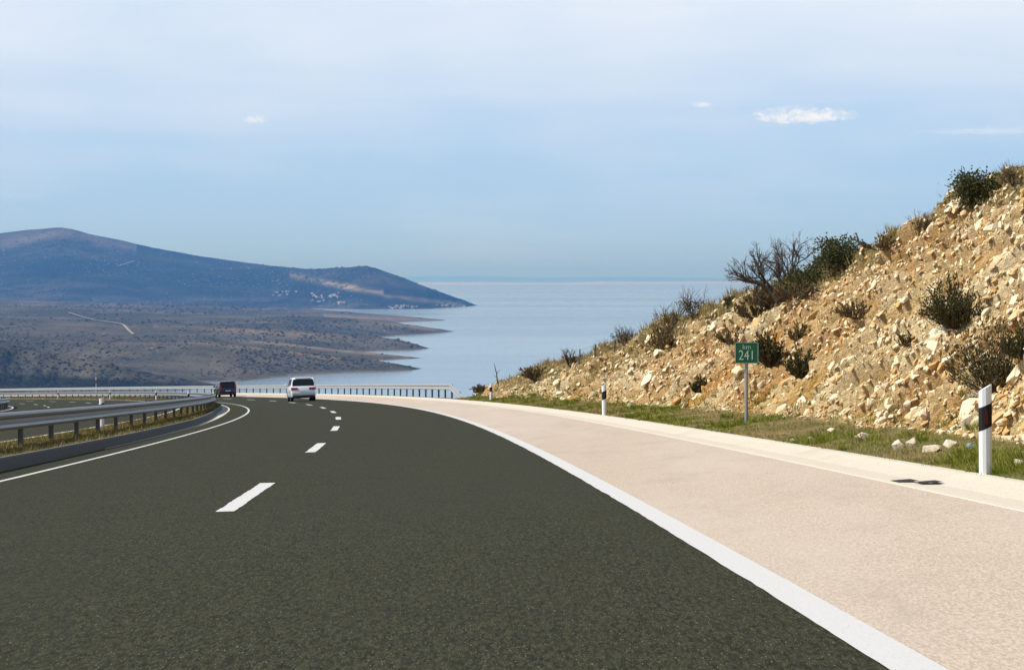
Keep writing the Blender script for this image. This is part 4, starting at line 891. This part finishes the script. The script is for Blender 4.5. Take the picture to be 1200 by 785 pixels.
    mb = MB(); mb.box((0, 0, .255), (W * .80, L * .90, .08)); mb.build('underbody', M['trim'], root)
    return root
def car_at(s_rear, o, L, sc=.94): s = s_rear + L * sc / 2; return road_pt(s, o), heading(s)
for nm, lb, s_, o_, paint, dims, tall in (('car', 'white people carrier driving ahead, dark rear window and wide red tail lamps', 167.5, 2.30, car_paint('white_car_paint', (.74, .77, .80)), (4.4, 1.79, 1.66), False),
                                     ('car', 'dark red hatchback driving ahead beyond the white car', 235.0, 1.15, car_paint('dark_red_car_paint', (.009, .003, .004)), (4.1, 1.76, 1.54), True)):
    loc, rz = car_at(s_, o_, dims[0]); c_ = make_car(nm, lb, loc, rz, paint, *dims, tall_lamp=tall); c_.rotation_euler[0] = -math.atan(G0 + G1 * s_); c_.rotation_euler[1] = math.atan(BANK) * -1

# ------------------------------------------------------------------ far things: village houses, tracks, pole
def hill_scrub(name, H, n, smin, smax, mat, cond, seed):
    r = np.random.default_rng(seed); X, D, Z, U, Vv_ = H['X'], H['D'], H['Z'], H['U'], H['V']
    dens = np.clip(fbm(np.stack([X / 260, D / 700, 0 * X], -1), 4, seed) * 3 + .5, .03, 1)
    ok = cond(U, Vv_) & (Z > SEA + 4) & (U > -40) & (U < 620); i, j = np.where(ok); wv = np.abs(np.gradient(Vv_, axis=1))[i, j] * dens[i, j] + 1e-6; k = r.choice(len(i), n, p=wv / wv.sum())
    i, j = i[k], np.minimum(j[k], X.shape[1] - 2); f = r.random(n); P = np.stack([a[i, j] * (1 - f) + a[i, j + 1] * f for a in (X, D, Z)], 1)
    sz = r.uniform(smin, smax, n) ** 1.0 * P[:, 1] / FPX; base = np.array([(1, 0, -.2), (0, 1, -.2), (-1, 0, -.2), (0, -1, -.2), (.55, .3, .6), (-.4, .5, .75), (-.1, -.6, .65)])
    F = np.array([(0, 1, 4), (1, 5, 4), (1, 2, 5), (2, 6, 5), (2, 3, 6), (3, 0, 6), (0, 4, 6), (4, 5, 6)])
    a = r.uniform(0, 6.28, n); V = base[None] * (sz[:, None, None] * np.array([1.25, 1.25, .85])) * r.uniform(.7, 1.3, (n, 7, 1))
    V = np.stack([V[..., 0] * np.cos(a)[:, None] - V[..., 1] * np.sin(a)[:, None], V[..., 0] * np.sin(a)[:, None] + V[..., 1] * np.cos(a)[:, None], V[..., 2]], -1) + P[:, None]
    o = fast_mesh(name, V.reshape(-1, 3), (F[None] + 7 * np.arange(n)[:, None, None]).reshape(-1, 3), mat, False); tag(o, kind='stuff')
M['scrub'] = simple('dark_hill_scrub', (.014, .018, .011), 1, 0, .4, .02); M['scrub_pale'] = simple('pale_hill_stone', (.22, .18, .13), 1, 0, .3, .02)
yes = lambda u, v: u > -999
for k, (H, n) in enumerate(((H5, 2600), (H4, 900), (H3, 1600), (H2, 1500), (H1, 1300))):
    hill_scrub('hillside_scrub', H, int(n * .9), .5, 2.0, M['scrub'], yes, 600 + k); hill_scrub('hillside_stones', H, n // 4, .3, 1.1, M['scrub_pale'], yes, 700 + k)
hill_scrub('mountain_wood', H_MT, 5200, .5, 1.7, M['scrub'], yes, 650); hill_scrub('mountain_stones', H_MT, 1800, .3, 1.0, M['scrub_pale'], yes, 655); hill_scrub('cliff_scrub', CL, 800, .8, 2.2, M['scrub'], yes, 660)
M['house_wall'] = simple('pale_house_wall', (.33, .33, .32), .9, 0, .1, .1); M['house_roof'] = simple('tiled_roof', (.24, .17, .13), .9, 0, .2, .2)
def house_mesh(nm, a, b, h):
    mb = MB(); hh = h * .45; V = [(-a, -b, -4), (a, -b, -4), (a, b, -4), (-a, b, -4), (-a, -b, h), (a, -b, h), (a, b, h), (-a, b, h), (-a, 0, h + hh), (a, 0, h + hh)]
    F = [(0, 1, 5, 4), (1, 2, 6, 5, 9), (2, 3, 7, 6), (3, 0, 4, 8, 7)]; Fr = [(4, 5, 9, 8), (6, 7, 8, 9)]
    me = bpy.data.meshes.new(nm); me.from_pydata(V, [], F + Fr); me.materials.append(M['house_wall']); me.materials.append(M['house_roof'])
    for k in (4, 5): me.polygons[k].material_index = 1
    return me
HM = [house_mesh('house', 5, 4, 4.5), house_mesh('house', 7, 4.5, 4), house_mesh('house', 4.5, 4.5, 6)]
bpy.context.view_layer.update(); _dg = bpy.context.evaluated_depsgraph_get()
def house(u, v, label, group):
    p, nm = hit(u, v)
    if nm.split('.')[0] not in ('mountain', 'headland', 'mountain_wood', 'mountain_stones', 'hillside_scrub', 'hillside_stones'): return
    o = bpy.data.objects.new('house', random.choice(HM)); COL.objects.link(o); o.location = p; o.rotation_euler[2] = random.uniform(-.9, .9); tag(o, label, 'house', group)
for cx_, cy_, rx, ry, n in ((333, 346, 15, 4.2, 10), (380, 349, 18, 5.5, 20), (405, 356, 9, 2, 6)):
    for _ in range(n): house(cx_ + random.uniform(-rx, rx), cy_ + random.uniform(-ry, ry), 'tiny pale house of the village on the lower side of the blue mountain', 'pale houses of the mountainside village')
for cx_, cy_, rx, ry, n in ((472, 360.3, 20, 1.3, 14), (525, 359, 20, 1.0, 9)):
    for _ in range(n): house(cx_ + random.uniform(-rx, rx), cy_ + random.uniform(-ry, ry), 'tiny pale house of the hamlet along the far shore under the mountain', 'pale houses of the shore hamlet')
M['track'] = simple('pale_dirt_track', (.27, .25, .21), 1, 0, .15, .05)
def track(pts, wd, lift):
    us, vs = zip(*pts); tt_ = np.linspace(0, 1, 60); k = np.linspace(0, 1, len(us)); P = []
    for f in tt_:
        p, nm = hit(np.interp(f, k, us), np.interp(f, k, vs))
        if p is not None: P.append(p)
    P = np.array(P); kk = np.ones(5) / 5; P = np.stack([np.convolve(np.pad(P[:, c], 2, 'edge'), kk, 'valid') for c in range(3)], 1)
    d = np.gradient(P, axis=0); s = np.stack([-d[:, 1], d[:, 0], 0 * d[:, 0]], 1); s /= np.linalg.norm(s, axis=1)[:, None] + 1e-9
    V = []
    for q, n_ in zip(P, s):
        row = []
        for f in (-1, 0, 1):
            c = q + n_ * wd * f / 2; row.append(c + [0, 0, lift])
        V.append(row)
    tag(fast_mesh('track', np.array(V).reshape(-1, 3), grid_faces(len(P), 3), M['track'], True), kind='structure')
track([(79, 366.4), (96, 371.8), (112, 375.8), (131, 378.5), (144.5, 381), (151, 388), (156.6, 393)], 5, 2.0)
track([(137, 313), (147, 310), (158, 306.5)], 9, 5.0)
s = s_at(112.5, -4.2, 300, 350); p = road_pt(s, -4.2); mb = MB(); mb.tube([p + [0, 0, -1.0], p + [0, 0, 2.5]], .035, 8); po = mb.build('marker_pole', M['plastic'])
tag(po, 'thin red and white pole standing up behind the far guardrail', 'pole')
mb = MB(); mb.tube([p + [0, 0, 1.2], p + [0, 0, 1.7]], .037, 8); mb.tube([p + [0, 0, 2.1], p + [0, 0, 2.4]], .037, 8); b_ = mb.build('red_bands', simple('red_paint', (.4, .03, .03), .6)); b_.parent = po
